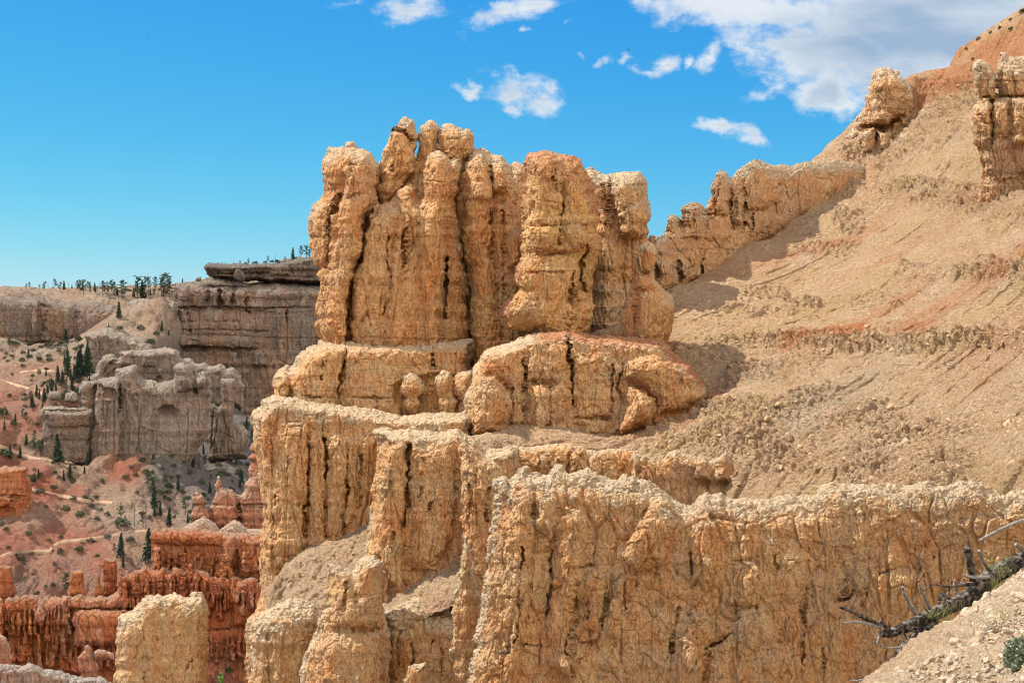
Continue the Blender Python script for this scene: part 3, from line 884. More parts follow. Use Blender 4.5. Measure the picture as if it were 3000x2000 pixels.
def build_canyon():
    px = np.concatenate([np.arange(-420, -120, 14.0), np.arange(-120, 1010, 3.6), np.arange(1012, 1620, 14.0)])
    d = np.concatenate([np.geomspace(360, 640, 420), np.geomspace(641, 1150, 420)])
    PX, D = np.meshgrid(px, d, indexing='ij')
    X = (PX - 1500) / FPX * D; Y = D
    Z = FF.z(X, Y)
    PY = HOR - Z / Y * FPX
    nrm = grid_normals(X, Y, Z)
    x, y, z = [a.ravel().astype(F32) for a in (X, Y, Z)]
    pxr, pyr = PX.ravel(), PY.ravel()
    n = fbm(x / 40, y / 40, z / 40, 3, 4)
    # gullies run down towards the viewer
    wob = 14 * pn(x / 60, y / 60, z * 0, 5)
    g1 = np.abs(pn((x + wob) / 26, y / 150, z * 0, 6)); g2 = np.abs(pn((x + wob) / 8, y / 60, z * 0, 7))
    low = sstep(980, 1060, pyr)
    disp = 1.1 * fbm(x / 14, y / 14, z / 14, 31, 4, .6) + low * (5.5 * (sstep(0, .5, g1) - .6) + 1.3 * (sstep(0, .5, g2) - .5)) + 2.0 * n + 1.0 * fbm(x / 7, y / 7, z / 7, 9, 4, .62) - 1.2 * (1 - sstep(0, .12, np.abs(pn((x + .5 * wob) / 5, y / 40, z * 0, 51)))) * sstep(-.2, .5, n)
    V = np.stack([X.ravel(), Y.ravel(), Z.ravel()], 1) + nrm.reshape(-1, 3) * disp[:, None]
    zz = V[:, 2]
    # pale beds high up, red clay below, pale again in the fans
    bed = pn(x * 0 + 3.3, x * 0, (zz + 2 * n).astype(F32) / 7.5, 4)
    red = sstep(-41, -47, zz + 5 * n) * (.62 + .5 * bed)
    red *= 1 - .9 * (1 - sstep(-60, 60, poly_sd([(340, 1380), (430, 1380), (470, 1500), (440, 1700), (360, 1690), (330, 1560), (260, 1440)], pxr, pyr + 40 * n)))
    red *= 1 - .85 * (1 - sstep(-40, 40, poly_sd([(430, 1000), (1000, 900), (1000, 1500), (500, 1560), (430, 1400)], pxr, pyr + 30 * n)))
    red *= 1 - .8 * (1 - sstep(-25, 25, poly_sd([(60, 1290), (300, 1250), (330, 1420), (180, 1400), (80, 1350)], pxr, pyr + 30 * n)))
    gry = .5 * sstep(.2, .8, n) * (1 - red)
    gry = np.maximum(gry, 1 - sstep(-40, 60, poly_sd([(440, 1010), (1000, 900), (1000, 1520), (640, 1520), (560, 1440), (440, 1400)], pxr, pyr + 40 * n)))  # painted shade: darker grey over the shadowed slope left of the towers
    yel = .6 * sstep(.0, .6, pn(x / 20, y / 60, z * 0, 22)) * (1 - .6 * red)
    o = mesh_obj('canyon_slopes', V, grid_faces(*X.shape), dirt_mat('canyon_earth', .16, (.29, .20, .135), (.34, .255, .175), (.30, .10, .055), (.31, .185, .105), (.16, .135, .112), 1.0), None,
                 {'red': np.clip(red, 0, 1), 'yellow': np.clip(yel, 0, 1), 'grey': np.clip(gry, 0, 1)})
    tag(o, kind='structure')
    SURF['canyon'] = (px, V.reshape(X.shape + (3,)), None)
    # the wide ground sheet to the horizon
    r = np.concatenate([np.linspace(0, 900, 8)[1:], np.geomspace(1300, 40000, 14)])
    a = np.linspace(0, 2 * np.pi, 72, endpoint=False)
    V = np.array([(0, 0, -150.)] + [(q * math.cos(t), q * math.sin(t), -150.) for q in r for t in a])
    V[:, 2] += 15 * fbm(V[:, 0] / 900, V[:, 1] / 900, V[:, 0] * 0, 4, 3)
    fc = []
    m = len(a)
    for i in range(len(r) - 1):
        for j in range(m):
            fc.append((1 + i * m + j, 1 + (i + 1) * m + j, 1 + (i + 1) * m + (j + 1) % m, 1 + i * m + (j + 1) % m))
    o2 = mesh_obj('ground', V, fc, o.data.materials[0], None, {'red': np.full(len(V), .5), 'yellow': np.zeros(len(V)), 'grey': np.zeros(len(V))})
    tag(o2, kind='structure')
    return o

# ----------------------------------------------------------------------------------------------
# the rocks of the near ridge
# ----------------------------------------------------------------------------------------------
c3 = C(850, 320, 2.1475); c4 = C(1450, 400, 2.4125); c6 = C(700, 950, 2.091); c7 = C(1300, 950, 2.412)
cb = C(700, 1400, 2.613); cf = C(1350, 1350, 2.352); cr = C(1900, 450, 2.851); cu = C(2100, 0, 2.24); cq = C(2200, 1400, 2.614)
c1 = C(0, 700, 2.4126); c2 = C(0, 1300, 2.24)


def build_near_rocks():
    m_tower = rock_mat('tower_limestone', .030, (.56, .328, .15), (.535, .285, .12), (.53, .215, .075), (.49, .365, .23), strata=(.55, .37, .15), strata_amt=.35)
    m_cap = rock_mat('red_capped_limestone', .029, (.56, .34, .148), (.54, .31, .118), (.53, .225, .078), (.42, .20, .105), strata=(.57, .375, .13), strata_amt=.25)
    m_mid = rock_mat('ledge_limestone', .028, (.56, .345, .165), (.54, .298, .128), (.53, .225, .085), (.50, .39, .25), strata=(.52, .40, .2), strata_amt=.3)
    m_fin = rock_mat('fin_limestone', .019, (.56, .365, .18), (.54, .32, .145), (.53, .24, .092), (.51, .41, .275), strata=(.48, .30, .16), strata_amt=.25)
    m_ridge = rock_mat('ridge_limestone', .036, (.545, .345, .175), (.525, .30, .138), (.515, .23, .092), (.49, .39, .255), strata=(.42, .35, .25), strata_amt=.3)
    R = {}
    # ---- left tower group
    body = c3((205, 1475), (175, 1360), (178, 1250), (190, 1130), (190, 1000), (145, 960), (135, 860), (120, 720), (140, 610), (185, 570), (225, 515), (205, 470), (195, 400), (215, 330), (240, 300), (290, 255), (320, 240),
              (350, 245), (410, 265), (460, 265), (490, 280), (515, 320), (530, 345), (545, 400), (550, 540), (565, 590), (650, 560), (690, 500), (740, 465), (790, 500), (820, 560), (830, 420), (845, 350), (880, 280), (940, 262), (990, 290),
              (1010, 320), (1060, 300), (1085, 380), (1085, 500), (1060, 640), (1075, 800), (1110, 1030), (1110, 1480), (1110, 1850), (205, 1850))
    left_col = c3((205, 1475), (175, 1360), (190, 1000), (135, 860), (120, 720), (185, 570), (225, 515), (195, 400), (240, 300), (320, 240), (460, 262), (515, 320), (545, 430), (550, 560), (470, 690), (455, 900), (400, 1000), (375, 1180), (355, 1850), (205, 1850))
    front_col = c3((330, 1500), (240, 1200), (235, 1000), (290, 800), (330, 560), (340, 300), (410, 265), (490, 280), (530, 345), (550, 560), (470, 690), (455, 900), (400, 1000), (350, 1200), (350, 1500))
    mid = c3((365, 1850), (380, 1180), (440, 960), (470, 760), (500, 690), (560, 620), (640, 560), (700, 480), (750, 465), (800, 520), (830, 420), (880, 280), (960, 265), (1000, 340), (1010, 500), (1000, 700), (985, 940), (960, 1250), (930, 1850))
    o = rock('rock_tower', m_tower, 129.6, [(body, 10, 150, 75), (c3((525, 660), (528, 352), (560, 345), (640, 340), (790, 285), (802, 268), (830, 278), (960, 300), (1000, 660)), 75, 50, 40)],
             relief=[('plate', left_col, 46, 34), ('plate', front_col, 46, 28), ('plate', mid, 70, 36),
                     ('plate', c3((620, 1850), (600, 1200), (640, 1000), (660, 640), (720, 470), (800, 540), (830, 700), (740, 780), (735, 1000), (760, 1850)), 26, 40),
                     ('plate', c3((880, 1850), (820, 1100), (810, 800), (830, 420), (880, 280), (960, 265), (1000, 340), (1000, 700), (960, 1100)), 30, 50),
                     ('crack', c3((560, 560), (470, 690), (462, 880), (405, 1000), (380, 1180), (355, 1330), (355, 1460)), 9, 60),
                     ('crack', c3((305, 540), (240, 720), (232, 1000), (215, 1240)), 8, 26), ('crack', c3((720, 760), (715, 1000)), 9, 22), ('crack', c3((610, 760), (610, 930), (640, 1100), (590, 1290)), 6, 18),
                     ('crack', c3((985, 930), (975, 1120), (965, 1310)), 9, 60), ('crack', c3((845, 560), (850, 650)), 4, 20), ('crack', c3((830, 455), (1000, 458)), 4, 12),
                     ('crack', c3((340, 560), (420, 540), (520, 530)), 6, 10), ('crack', c3((350, 345), (470, 350)), 5, 10)],
             lean=-0.12, leanv=690, seed=3, prm=dict(plf=.95, cap=30, lump=5, ls=16, flute=7, flute2=4.5, fs=44, asp=5, strata=3.5))
    tag(o, 'tallest tan limestone tower mass with leaning pinnacles on its crown, rising against the sky', 'rock tower'); R['T1'] = o
    for nm, poly, wc, T, sd in (('leaning_pinnacle', c3((560, 640), (548, 500), (555, 400), (570, 310), (600, 210), (625, 140), (660, 100), (700, 65), (735, 52), (775, 68), (800, 110), (805, 170), (795, 230), (790, 330), (775, 400), (740, 450), (700, 490), (660, 560), (620, 640)), 20, 60, 5),
                                ('pinnacle', c3((800, 560), (805, 400), (812, 330), (810, 260), (812, 190), (830, 110), (860, 78), (890, 70), (915, 90), (935, 120), (945, 260), (930, 400), (900, 560)), 55, 55, 6),
                                ('pinnacle', c3((930, 700), (935, 300), (945, 130), (960, 103), (1000, 98), (1060, 112), (1090, 130), (1110, 122), (1135, 135), (1155, 170), (1155, 230), (1135, 275), (1105, 320), (1090, 420), (1080, 560), (1060, 700)), 60, 80, 7),
                                ('pinnacle', c3((228, 380), (232, 290), (235, 240), (250, 230), (272, 240), (275, 300), (290, 380)), 40, 14, 8), ('pinnacle', c3((340, 330), (348, 250), (355, 212), (390, 210), (415, 250), (415, 330)), 60, 30, 9)):
        q = np.array(poly); R_ = (q[:, 0].max() - q[:, 0].min()) * .5
        rel = [('crack', c3((668, 125), (715, 150), (760, 188), (800, 200)), 5, 24), ('crack', c3((660, 250), (640, 400)), 5, 8)] if nm == 'leaning_pinnacle' else [('crack', c3((1060, 250), (1000, 330)), 6, 18), ('crack', c3((1000, 190), (1065, 180), (1040, 270)), 5, 14)] if sd == 7 else []
        p_ = rock(nm, m_tower, 129.6, [(poly, wc, T, R_)], relief=rel, lean=-0.12, leanv=690, seed=sd, prm=dict(cap=30, lump=4, ls=15, flute=5, flute2=3.5, fs=44, asp=4, big=4), parent=o)
    # ---- second tower and the red topped pillar
    t2 = c3((1110, 1850), (1115, 1200), (1110, 1030), (1048, 880), (1022, 740), (1018, 560), (1034, 525), (1055, 520), (1070, 400), (1090, 345), (1120, 290), (1155, 262), (1190, 255), (1240, 270), (1265, 295), (1300, 292), (1340, 305), (1370, 345), (1390, 372), (1420, 335), (1460, 345), (1500, 360), (1560, 700), (1560, 1850))
    o = rock('rock_tower', m_tower, 132, [(t2, 0, 150, 70)],
             relief=[('plate', c3((1130, 1850), (1120, 1100), (1070, 800), (1090, 560), (1090, 345), (1150, 262), (1240, 268), (1262, 400), (1280, 560), (1270, 760), (1290, 1000), (1330, 1400), (1330, 1850)), 50, 60),
                     ('plate', c3((1150, 560), (1140, 400), (1160, 300), (1220, 290), (1255, 400), (1250, 560)), 20, 34), ('plate', c3((1275, 520), (1262, 400), (1285, 335), (1340, 330), (1388, 390), (1370, 520)), 60, 50),
                     ('plate', c3((1300, 1850), (1310, 1200), (1290, 900), (1290, 620), (1400, 560), (1470, 700), (1470, 1850)), 30, 40), ('plate', c3((1360, 1000), (1360, 830), (1400, 770), (1500, 740), (1500, 1040)), 55, 50),
                     ('crack', c3((1262, 360), (1275, 480), (1272, 560)), 8, 40), ('crack', c3((1270, 620), (1268, 750), (1275, 950)), 6, 24), ('crack', c3((1340, 640), (1350, 880), (1345, 1200)), 8, 26), ('crack', c3((1140, 540), (1110, 560), (1095, 700)), 6, 16)],
             lean=-0.12, seed=13, prm=dict(plf=1.0, cap=34, lump=6, ls=18, flute=8, flute2=5, fs=44, asp=5))
    tag(o, 'round-headed tan limestone tower directly left of the red-topped pillar', 'rock tower')
    t3 = c4((270, 1390), (100, 1350), (60, 1270), (80, 1200), (160, 1080), (120, 1000), (130, 930), (170, 850), (190, 800), (195, 600), (190, 500), (200, 400), (210, 300), (205, 180), (240, 130), (310, 105), (370, 102), (430, 110), (490, 130), (560, 150), (605, 170), (612, 230), (640, 250), (660, 310), (690, 350), (700, 400),
              (730, 450), (730, 560), (720, 700), (720, 800), (710, 900), (690, 1000), (680, 1100), (695, 1210), (700, 1280), (670, 1390), (655, 1700), (285, 1700))
    o = rock('rock_pillar', m_cap, 121, [(t3, 0, 140, 58)],
             relief=[('plate', c4((210, 500), (215, 200), (300, 110), (470, 130), (480, 440), (470, 620), (450, 800), (210, 780)), 22, 40), ('plate', c4((470, 640), (490, 350), (560, 300), (690, 380), (720, 560), (700, 780), (560, 800)), 22, 44),
                     ('plate', c4((60, 1270), (130, 930), (200, 860), (560, 820), (600, 1000), (550, 1400), (280, 1400)), 30, 60), ('plate', c4((240, 720), (230, 640), (620, 620), (640, 760), (560, 820), (280, 840)), 14, 24),
                     ('crack', c4((478, 330), (482, 450), (468, 620), (450, 770)), 6, 28), ('crack', c4((440, 380), (420, 300), (430, 240)), 6, 16), ('crack', c4((650, 770), (615, 880), (610, 1000), (650, 1120)), 12, 40), ('crack', c4((545, 1300), (540, 1360), (515, 1400)), 6, 36),
                     ('crack', c4((560, 940), (556, 1250)), 6, 14), ('crack', c4((160, 1080), (165, 1180)), 8, 26), ('crack', c4((230, 632), (640, 628)), 5, 8), ('crack', c4((200, 430), (420, 470)), 8, 9), ('crack', c4((340, 830), (520, 830)), 6, 10), ('crack', c4((240, 960), (480, 960)), 8, 10)],
             lean=-0.12, seed=23, prm=dict(plf=1.0, cap=62, lump=10, ls=20, flute=5, flute2=3.5, fs=46, asp=4.5, strata=3.2, pits=2.2))
    tag(o, 'broad tan pillar with a crumbly red-brown cap and yellow staining, foremost of the towers', 'rock pillar')
    t4 = c4((560, 1480), (600, 400), (640, 260), (680, 228), (730, 260), (770, 270), (800, 262), (840, 275), (870, 260), (960, 253), (1010, 258), (1050, 290), (1062, 340), (1070, 430), (1090, 500), (1095, 580), (1085, 640), (1080, 720), (1120, 800), (1130, 1000), (1120, 1480))
    o = rock('rock_pillar', m_ridge, 136, [(t4, 0, 130, 50)],
             relief=[('plate', c4((820, 520), (825, 320), (860, 280), (950, 330), (960, 480), (900, 580)), 46, 40), ('plate', c4((880, 700), (870, 560), (950, 480), (1060, 470), (1085, 600), (1060, 720), (930, 730)), 50, 50),
                     ('plate', c4((700, 1400), (690, 700), (740, 500), (800, 560), (870, 720), (900, 900), (860, 1400)), 40, 60), ('crack', c4((810, 280), (805, 480), (790, 620)), 7, 26), ('crack', c4((760, 340), (780, 430)), 6, 14)],
             lean=-0.12, seed=33, prm=dict(cap=44, lump=7, ls=18, flute=8, flute2=5, fs=44, asp=5))
    tag(o, 'flat-topped grey-tan pillar standing behind the red-capped pillar, right shoulder to open sky', 'rock pillar')
    # ---- small hoodoo
    t5 = c4((875, 1600), (875, 1420), (880, 1300), (900, 1180), (962, 1060), (985, 980), (972, 900), (975, 850), (990, 822), (1010, 820), (1022, 900), (1040, 955), (1078, 962), (1100, 1000), (1150, 1040), (1220, 1100), (1275, 1165), (1265, 1300), (1245, 1370), (1215, 1440), (1200, 1600))
    hd = c4((1045, 960), (1032, 860), (1025, 790), (1045, 755), (1080, 745), (1120, 765), (1145, 810), (1138, 870), (1115, 920), (1100, 970))
    o = rock('hoodoo', m_tower, 121, [(t5, 0, 70, 45), (hd, -34, 40, 26)],
             relief=[('plate', c4((990, 1480), (985, 1180), (1010, 1110), (1090, 1080), (1200, 1140), (1270, 1180), (1255, 1480)), 34, 30), ('plate', c4((970, 1080), (1000, 980), (1100, 980), (1150, 1060), (1090, 1090)), 14, 20), ('crack', c4((985, 1200), (990, 1320)), 6, 18)],
             step=2.2, edge_noise=2.5, seed=43, prm=dict(cap=22, lump=3, ls=13, flute=4, flute2=3, fs=34, big=3, strata=2, block=3, fine=3))
    tag(o, 'small orange hoodoo with a balanced pale head on a narrow neck', 'hoodoo')
    bd = c4((1075, 715), (1090, 695), (1120, 688), (1150, 705), (1140, 760), (1120, 775), (1080, 760))
    o = rock('boulder', m_ridge, 138, [(bd, 0, 14, 12)], seed=44, prm=dict(cap=1, lump=2, ls=12, flute=2, flute2=1, big=2, strata=1), step=2.0, pad=10, edge_noise=1.5)
    tag(o, 'dark wedge of rock stuck in the sky gap above the small hoodoo', 'boulder')
    # ---- band under the left tower, with its three knobs
    m1 = c6((500, 110), (500, 130), (430, 155), (370, 200), (340, 250), (315, 265), (290, 248), (250, 270), (215, 320), (212, 400), (215, 470), (210, 530), (215, 660), (1420, 660), (1420, 100))
    o = rock('rock_ledge', m_mid, 128, [(m1, 0, 290, 34)],
             relief=[('plate', c6((215, 640), (205, 330), (250, 265), (300, 255), (320, 330), (310, 640)), 22, 30), ('plate', c6((320, 640), (320, 300), (380, 200), (520, 130), (650, 140), (640, 300), (600, 640)), 26, 46), ('plate', c6((610, 640), (640, 350), (670, 150), (1000, 140), (1010, 420), (990, 640)), 22, 60),
                     ('crack', c6((660, 140), (650, 240), (632, 310), (608, 430), (595, 560)), 6, 44), ('crack', c6((380, 440), (620, 452)), 7, 14), ('crack', c6((700, 448), (860, 455)), 7, 13), ('crack', c6((870, 455), (1010, 448)), 6, 12), ('crack', c6((230, 440), (310, 445)), 6, 12),
                     ('crack', c6((315, 330), (312, 540)), 6, 22), ('crack', c6((520, 190), (505, 350)), 5, 12), ('crack', c6((370, 470), (360, 540)), 6, 14), ('crack', c6((1190, 150), (1195, 260)), 5, 14), ('crack', c6((1300, 160), (1300, 250)), 5, 14)],
             cut=[(1290, -330, 1150, 150, 70, 80)], lean=-0.15, seed=53, prm=dict(upcap=.15, cap=26, lump=6, ls=16, flute=6, flute2=4, fs=44, asp=4, big=5))
    tag(o, 'tan rock band below the leaning pinnacles, cracked from top to bottom', 'rock ledge')
    for (pl, sd, lab, wc) in ((c6((1012, 560), (1005, 470), (1035, 450), (1010, 420), (1000, 380), (1015, 320), (1050, 303), (1090, 320), (1130, 370), (1125, 410), (1085, 450), (1110, 490), (1095, 560)), 54, 'round-headed knob of rock in the shaded alcove, nearest its left wall', -300),
                              (c6((1212, 600), (1210, 480), (1225, 460), (1205, 410), (1215, 330), (1250, 285), (1300, 290), (1335, 360), (1330, 440), (1340, 480), (1335, 600)), 55, 'smooth pinkish knob of rock in the middle of the shaded alcove', -290),
                              (c6((1340, 640), (1335, 500), (1360, 470), (1325, 430), (1308, 380), (1330, 310), (1370, 270), (1440, 280), (1460, 380), (1450, 640)), 56, 'bulging orange-pink knob of rock at the alcove right side', -300)):
        o = rock('rock_dome', m_mid, 128, [(pl, wc, 60, 50)], seed=sd, prm=dict(cap=16, lump=4, ls=15, flute=4, flute2=3, fs=34, big=4))
        tag(o, lab, 'rock dome', 'knobs in the alcove')
    # ---- bastion under the red capped pillar
    m2 = c7((640, 60), (520, 110), (430, 150), (290, 190), (260, 250), (215, 330), (190, 440), (165, 560), (160, 620), (125, 650), (130, 760), (140, 830), (500, 860), (1200, 860), (1350, 900), (1550, 800), (1790, 700), (1860, 560), (1835, 430), (1800, 370), (1740, 300), (1680, 255), (1600, 205), (1540, 110), (1300, 95), (1030, 70), (860, 40))
    o = rock('rock_bastion', m_mid, 117, [(m2, 0, 230, 32), (c7((160, 830), (165, 560), (190, 440), (240, 350), (340, 355), (430, 420), (480, 560), (450, 830)), -190, 130, 60), (c7((1290, 370), (1300, 270), (1400, 220), (1600, 225), (1740, 300), (1840, 440), (1850, 540), (1740, 660), (1520, 700), (1490, 540), (1400, 430)), -150, 80, 90), (c7((1150, 900), (1280, 620), (1300, 430), (1340, 425), (1500, 530), (1480, 680)), -200, 100, 60)],
             relief=[('plate', c7((160, 830), (165, 560), (190, 440), (240, 350), (340, 360), (430, 420), (480, 560), (440, 830)), 60, 60), ('plate', c7((250, 330), (300, 190), (400, 180), (560, 330), (570, 620), (560, 780), (480, 700), (470, 460)), 20, 40),
                     ('plate', c7((580, 800), (570, 560), (590, 420), (690, 400), (750, 480), (745, 800)), 36, 50), ('plate', c7((600, 400), (590, 250), (620, 100), (780, 90), (880, 160), (870, 500), (830, 780), (745, 800), (760, 420)), 26, 50),
                     ('plate', c7((925, 700), (930, 200), (1180, 190), (1250, 300), (1180, 640), (1000, 720)), 20, 60), ('plate', c7((1270, 640), (1300, 430), (1340, 425), (1500, 530), (1500, 660), (1160, 800), (1150, 760)), 44, 50),
                     ('plate', c7((1290, 370), (1300, 270), (1400, 220), (1600, 225), (1740, 300), (1840, 440), (1840, 520), (1700, 600), (1520, 640), (1520, 540), (1400, 430)), 46, 50), ('plate', c7((990, 830), (985, 680), (1150, 670), (1160, 790)), 30, 40),
                     ('crack', c7((905, 60), (880, 240), (915, 270), (912, 420), (915, 560)), 7, 50), ('crack', c7((580, 250), (575, 420), (570, 620)), 8, 26), ('crack', c7((755, 440), (745, 620), (735, 760)), 6, 20), ('crack', c7((1190, 280), (1185, 640)), 8, 20), ('crack', c7((1260, 280), (1230, 450), (1270, 560)), 9, 18),
                     ('crack', c7((1320, 420), (1430, 470), (1500, 530)), 7, 12), ('crack', c7((480, 450), (470, 640)), 7, 18), ('crack', c7((930, 660), (1180, 665)), 7, 12)],
             lean=-0.2, seed=63, prm=dict(cap=30, plf=.95, upcap=.1, redtop=.9, redfrom=1540, lump=7, ls=18, flute=6, flute2=4.5, fs=40, asp=4))
    tag(o, 'bulky tan bastion below the red-capped pillar, split by a long black vertical crack', 'rock bastion')
    # ---- left block wall
    f3 = c6((215, 440), (190, 460), (155, 470), (155, 500), (120, 530), (90, 570), (95, 640), (105, 720), (130, 850), (145, 1000), (145, 1250), (140, 1400), (138, 1620), (118, 1740), (60, 1820), (60, 2250), (950, 2250), (950, 1200), (1420, 1100), (1420, 540), (1000, 560))
    o = rock('rock_wall', m_mid, 117.5, [(f3, 0, 430, 30)],
             relief=[('plate', c6((100, 1500), (90, 600), (170, 560), (200, 700), (200, 1500)), 20, 30), ('plate', c6((215, 1500), (205, 700), (260, 600), (420, 600), (425, 1000), (410, 1500)), 22, 44), ('plate', c6((425, 1500), (440, 720), (520, 640), (530, 900), (520, 1500)), 20, 34),
                     ('plate', c6((530, 1500), (545, 700), (650, 640), (660, 1000), (635, 1500)), 18, 34), ('plate', c6((650, 1500), (670, 700), (830, 640), (830, 1200), (740, 1500)), 14, 44),
                     ('crack', c6((432, 720), (435, 860), (420, 960), (412, 1300)), 8, 40), ('crack', c6((528, 700), (535, 850), (535, 1000), (520, 1120)), 8, 34), ('crack', c6((300, 800), (300, 1020)), 6, 20), ('crack', c6((225, 1050), (215, 1180)), 6, 20), ('crack', c6((660, 800), (660, 1050), (635, 1270)), 7, 26), ('crack', c6((750, 800), (745, 1080), (725, 1160)), 7, 22)],
             lean=-0.17, leanv=1400, seed=73, prm=dict(upcap=.3, cap=50, lump=9, ls=17, flute=9, flute2=5, fs=40, asp=7))
    tag(o, 'fluted tan wall at the left end of the ridge, deep cracks above a shaded talus', 'rock wall')
    # ---- middle fin and its right hand continuation
    f2 = c6((840, 655), (870, 750), (850, 800), (845, 900), (830, 1000), (835, 1080), (822, 1120), (805, 1200), (790, 1330), (765, 1400), (740, 1470), (740, 2250), (1700, 2250), (1700, 760), (1520, 770), (1440, 700), (1340, 640), (1250, 660), (1150, 655), (1000, 650), (900, 650))
    o = rock('rock_fin', m_mid, 99, [(f2, 0, 330, 30)],
             relief=[('plate', c6((850, 1450), (840, 1000), (860, 740), (1030, 720), (1030, 1000), (1010, 1250), (1000, 1700)), 22, 50), ('plate', c6((1050, 1500), (1060, 760), (1330, 700), (1330, 1300), (1200, 1500)), 20, 60), ('plate', c6((1345, 2250), (1340, 760), (1380, 700), (1500, 800), (1650, 900), (1650, 2250)), 56, 50),
                     ('crack', c6((1040, 740), (1040, 950), (1030, 1060), (1015, 1230)), 9, 46), ('crack', c6((940, 1270), (935, 1400)), 7, 20), ('crack', c6((1200, 1050), (1160, 1150)), 8, 16), ('crack', c6((1120, 900), (1110, 1080)), 6, 14), ('crack', c6((1530, 1000), (1520, 1200)), 7, 16), ('crack', c6((925, 960), (905, 1060)), 7, 16),
                     ('crack', c6((1420, 980), (1410, 1300)), 6, 12)],
             lean=-0.17, leanv=1500, seed=83, prm=dict(cap=42, lump=10, ls=18, flute=7, flute2=5, fs=42, asp=6))
    tag(o, 'middle fin of tan rock with a crumbly pale crest and a long rusty slit', 'rock fin')
    # ---- lower pieces
    f4 = cb((690, 655), (720, 650), (760, 670), (860, 710), (930, 620), (1040, 598), (1105, 640), (1090, 760), (1100, 900), (1110, 1080), (1140, 1200), (1165, 1568), (1165, 1800), (440, 1800), (485, 1568), (500, 1350), (540, 1260), (600, 1160), (650, 1000), (680, 850))
    o = rock('rock_buttress', m_fin, 84, [(f4, 0, 110, 70)], relief=[('plate', cb((690, 1000), (700, 690), (860, 720), (880, 900), (1080, 900), (1100, 1150), (700, 1150)), 24, 60), ('plate', cb((560, 1800), (590, 1300), (700, 1180), (1100, 1180), (1140, 1800)), 24, 90), ('crack', cb((830, 800), (800, 1020)), 7, 18), ('crack', cb((890, 860), (880, 1000)), 6, 12), ('crack', cb((1050, 1080), (1040, 1160)), 7, 16)],
             lean=-0.25, leanv=1850, seed=93, prm=dict(cap=34, lump=9, ls=18, flute=6, flute2=5, fs=50, asp=5))
    tag(o, 'tapering pinkish-tan buttress at the bottom edge, between two talus slopes', 'rock buttress')
    f7 = cb((90, 1800), (92, 1500), (105, 1250), (112, 1130), (150, 1090), (200, 1050), (260, 1000), (330, 950), (400, 930), (470, 925), (560, 960), (640, 1020), (720, 1100), (760, 1800))
    o = rock('rock_wall', m_fin, 95, [(f7, 0, 120, 46)], relief=[('plate', cb((245, 1800), (250, 1150), (400, 980), (600, 1060), (520, 1300), (480, 1800)), 26, 60), ('crack', cb((220, 1200), (225, 1500)), 8, 22), ('plate', cb((95, 1800), (150, 1400), (220, 1420), (225, 1800)), 26, 40)],
             seed=103, prm=dict(cap=70, lump=12, ls=18, flute=8, flute2=5, fs=44, asp=5))
    tag(o, 'crumbling low wall in the bottom left of the ridge, below the sunlit talus', 'rock wall')
    f6 = cb((1095, 1040), (1150, 1010), (1240, 975), (1320, 925), (1375, 905), (1440, 950), (1530, 1000), (1620, 1025), (1700, 1040), (1780, 1060), (1780, 1800), (1095, 1800))
    o = rock('rock_wall', m_fin, 87.5, [(f6, 0, 110, 50)], relief=[('crack', cb((1220, 1250), (1210, 1450)), 10, 30), ('crack', cb((1340, 1260), (1330, 1420)), 10, 28), ('crack', cb((1480, 1250), (1470, 1330)), 10, 24), ('crack', cb((1560, 1300), (1550, 1500)), 10, 20)],
             seed=113, prm=dict(cap=95, lump=13, ls=19, flute=9, flute2=5, fs=44, asp=6))
    tag(o, 'low orange wall with rubbly crest between the buttress and the white-edged spike', 'rock wall')
    s1 = cb((1725, 425), (1712, 520), (1700, 600), (1680, 700), (1660, 860), (1645, 1040), (1640, 1200), (1610, 1500), (1590, 1800), (1850, 1800), (1840, 1300), (1820, 900), (1790, 650), (1752, 500))
    o = rock('rock_spike', m_fin, 82.5, [(s1, 0, 60, 60)], seed=123, prm=dict(cap=30, lump=8, ls=16, flute=5, flute2=4, fs=30, asp=4, big=5))
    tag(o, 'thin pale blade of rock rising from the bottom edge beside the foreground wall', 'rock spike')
    b1 = cb((1250, 1800), (1270, 1560), (1292, 1440), (1350, 1415), (1430, 1408), (1440, 1470), (1460, 1600), (1480, 1800))
    o = rock('rock_stump', m_fin, 80, [(b1, 0, 50, 40)], seed=133, prm=dict(cap=20, lump=6, ls=15, flute=5, flute2=4, fs=30, big=4))
    tag(o, 'squat flat-topped stump of rock cut by the bottom edge', 'rock stump')
    # ---- lone fin
    f5 = c2((755, 1568), (750, 1440), (750, 1290), (765, 1215), (800, 1140), (880, 1110), (905, 1060), (960, 1000), (1050, 978), (1100, 985), (1140, 975), (1190, 1000), (1240, 1010), (1262, 1005), (1275, 968), (1287, 1000), (1310, 1005), (1318, 970), (1330, 1000), (1345, 1040), (1368, 1090), (1355, 1140), (1350, 1280), (1358, 1400), (1350, 1568), (1370, 1800), (740, 1800))
    o = rock('rock_fin', m_fin, 106, [(f5, 0, 90, 46)], relief=[('crack', c2((1260, 1420), (1225, 1480), (1210, 1568)), 8, 26), ('crack', c2((1090, 1490), (1090, 1700)), 6, 14), ('crack', c2((950, 1500), (955, 1700)), 6, 12)],
             lean=-0.2, seed=143, prm=dict(cap=38, lump=6, ls=15, flute=6, flute2=4, fs=60, asp=4, strata=3))
    tag(o, 'lone pale tan fin standing apart in front of the red walls', 'rock fin')
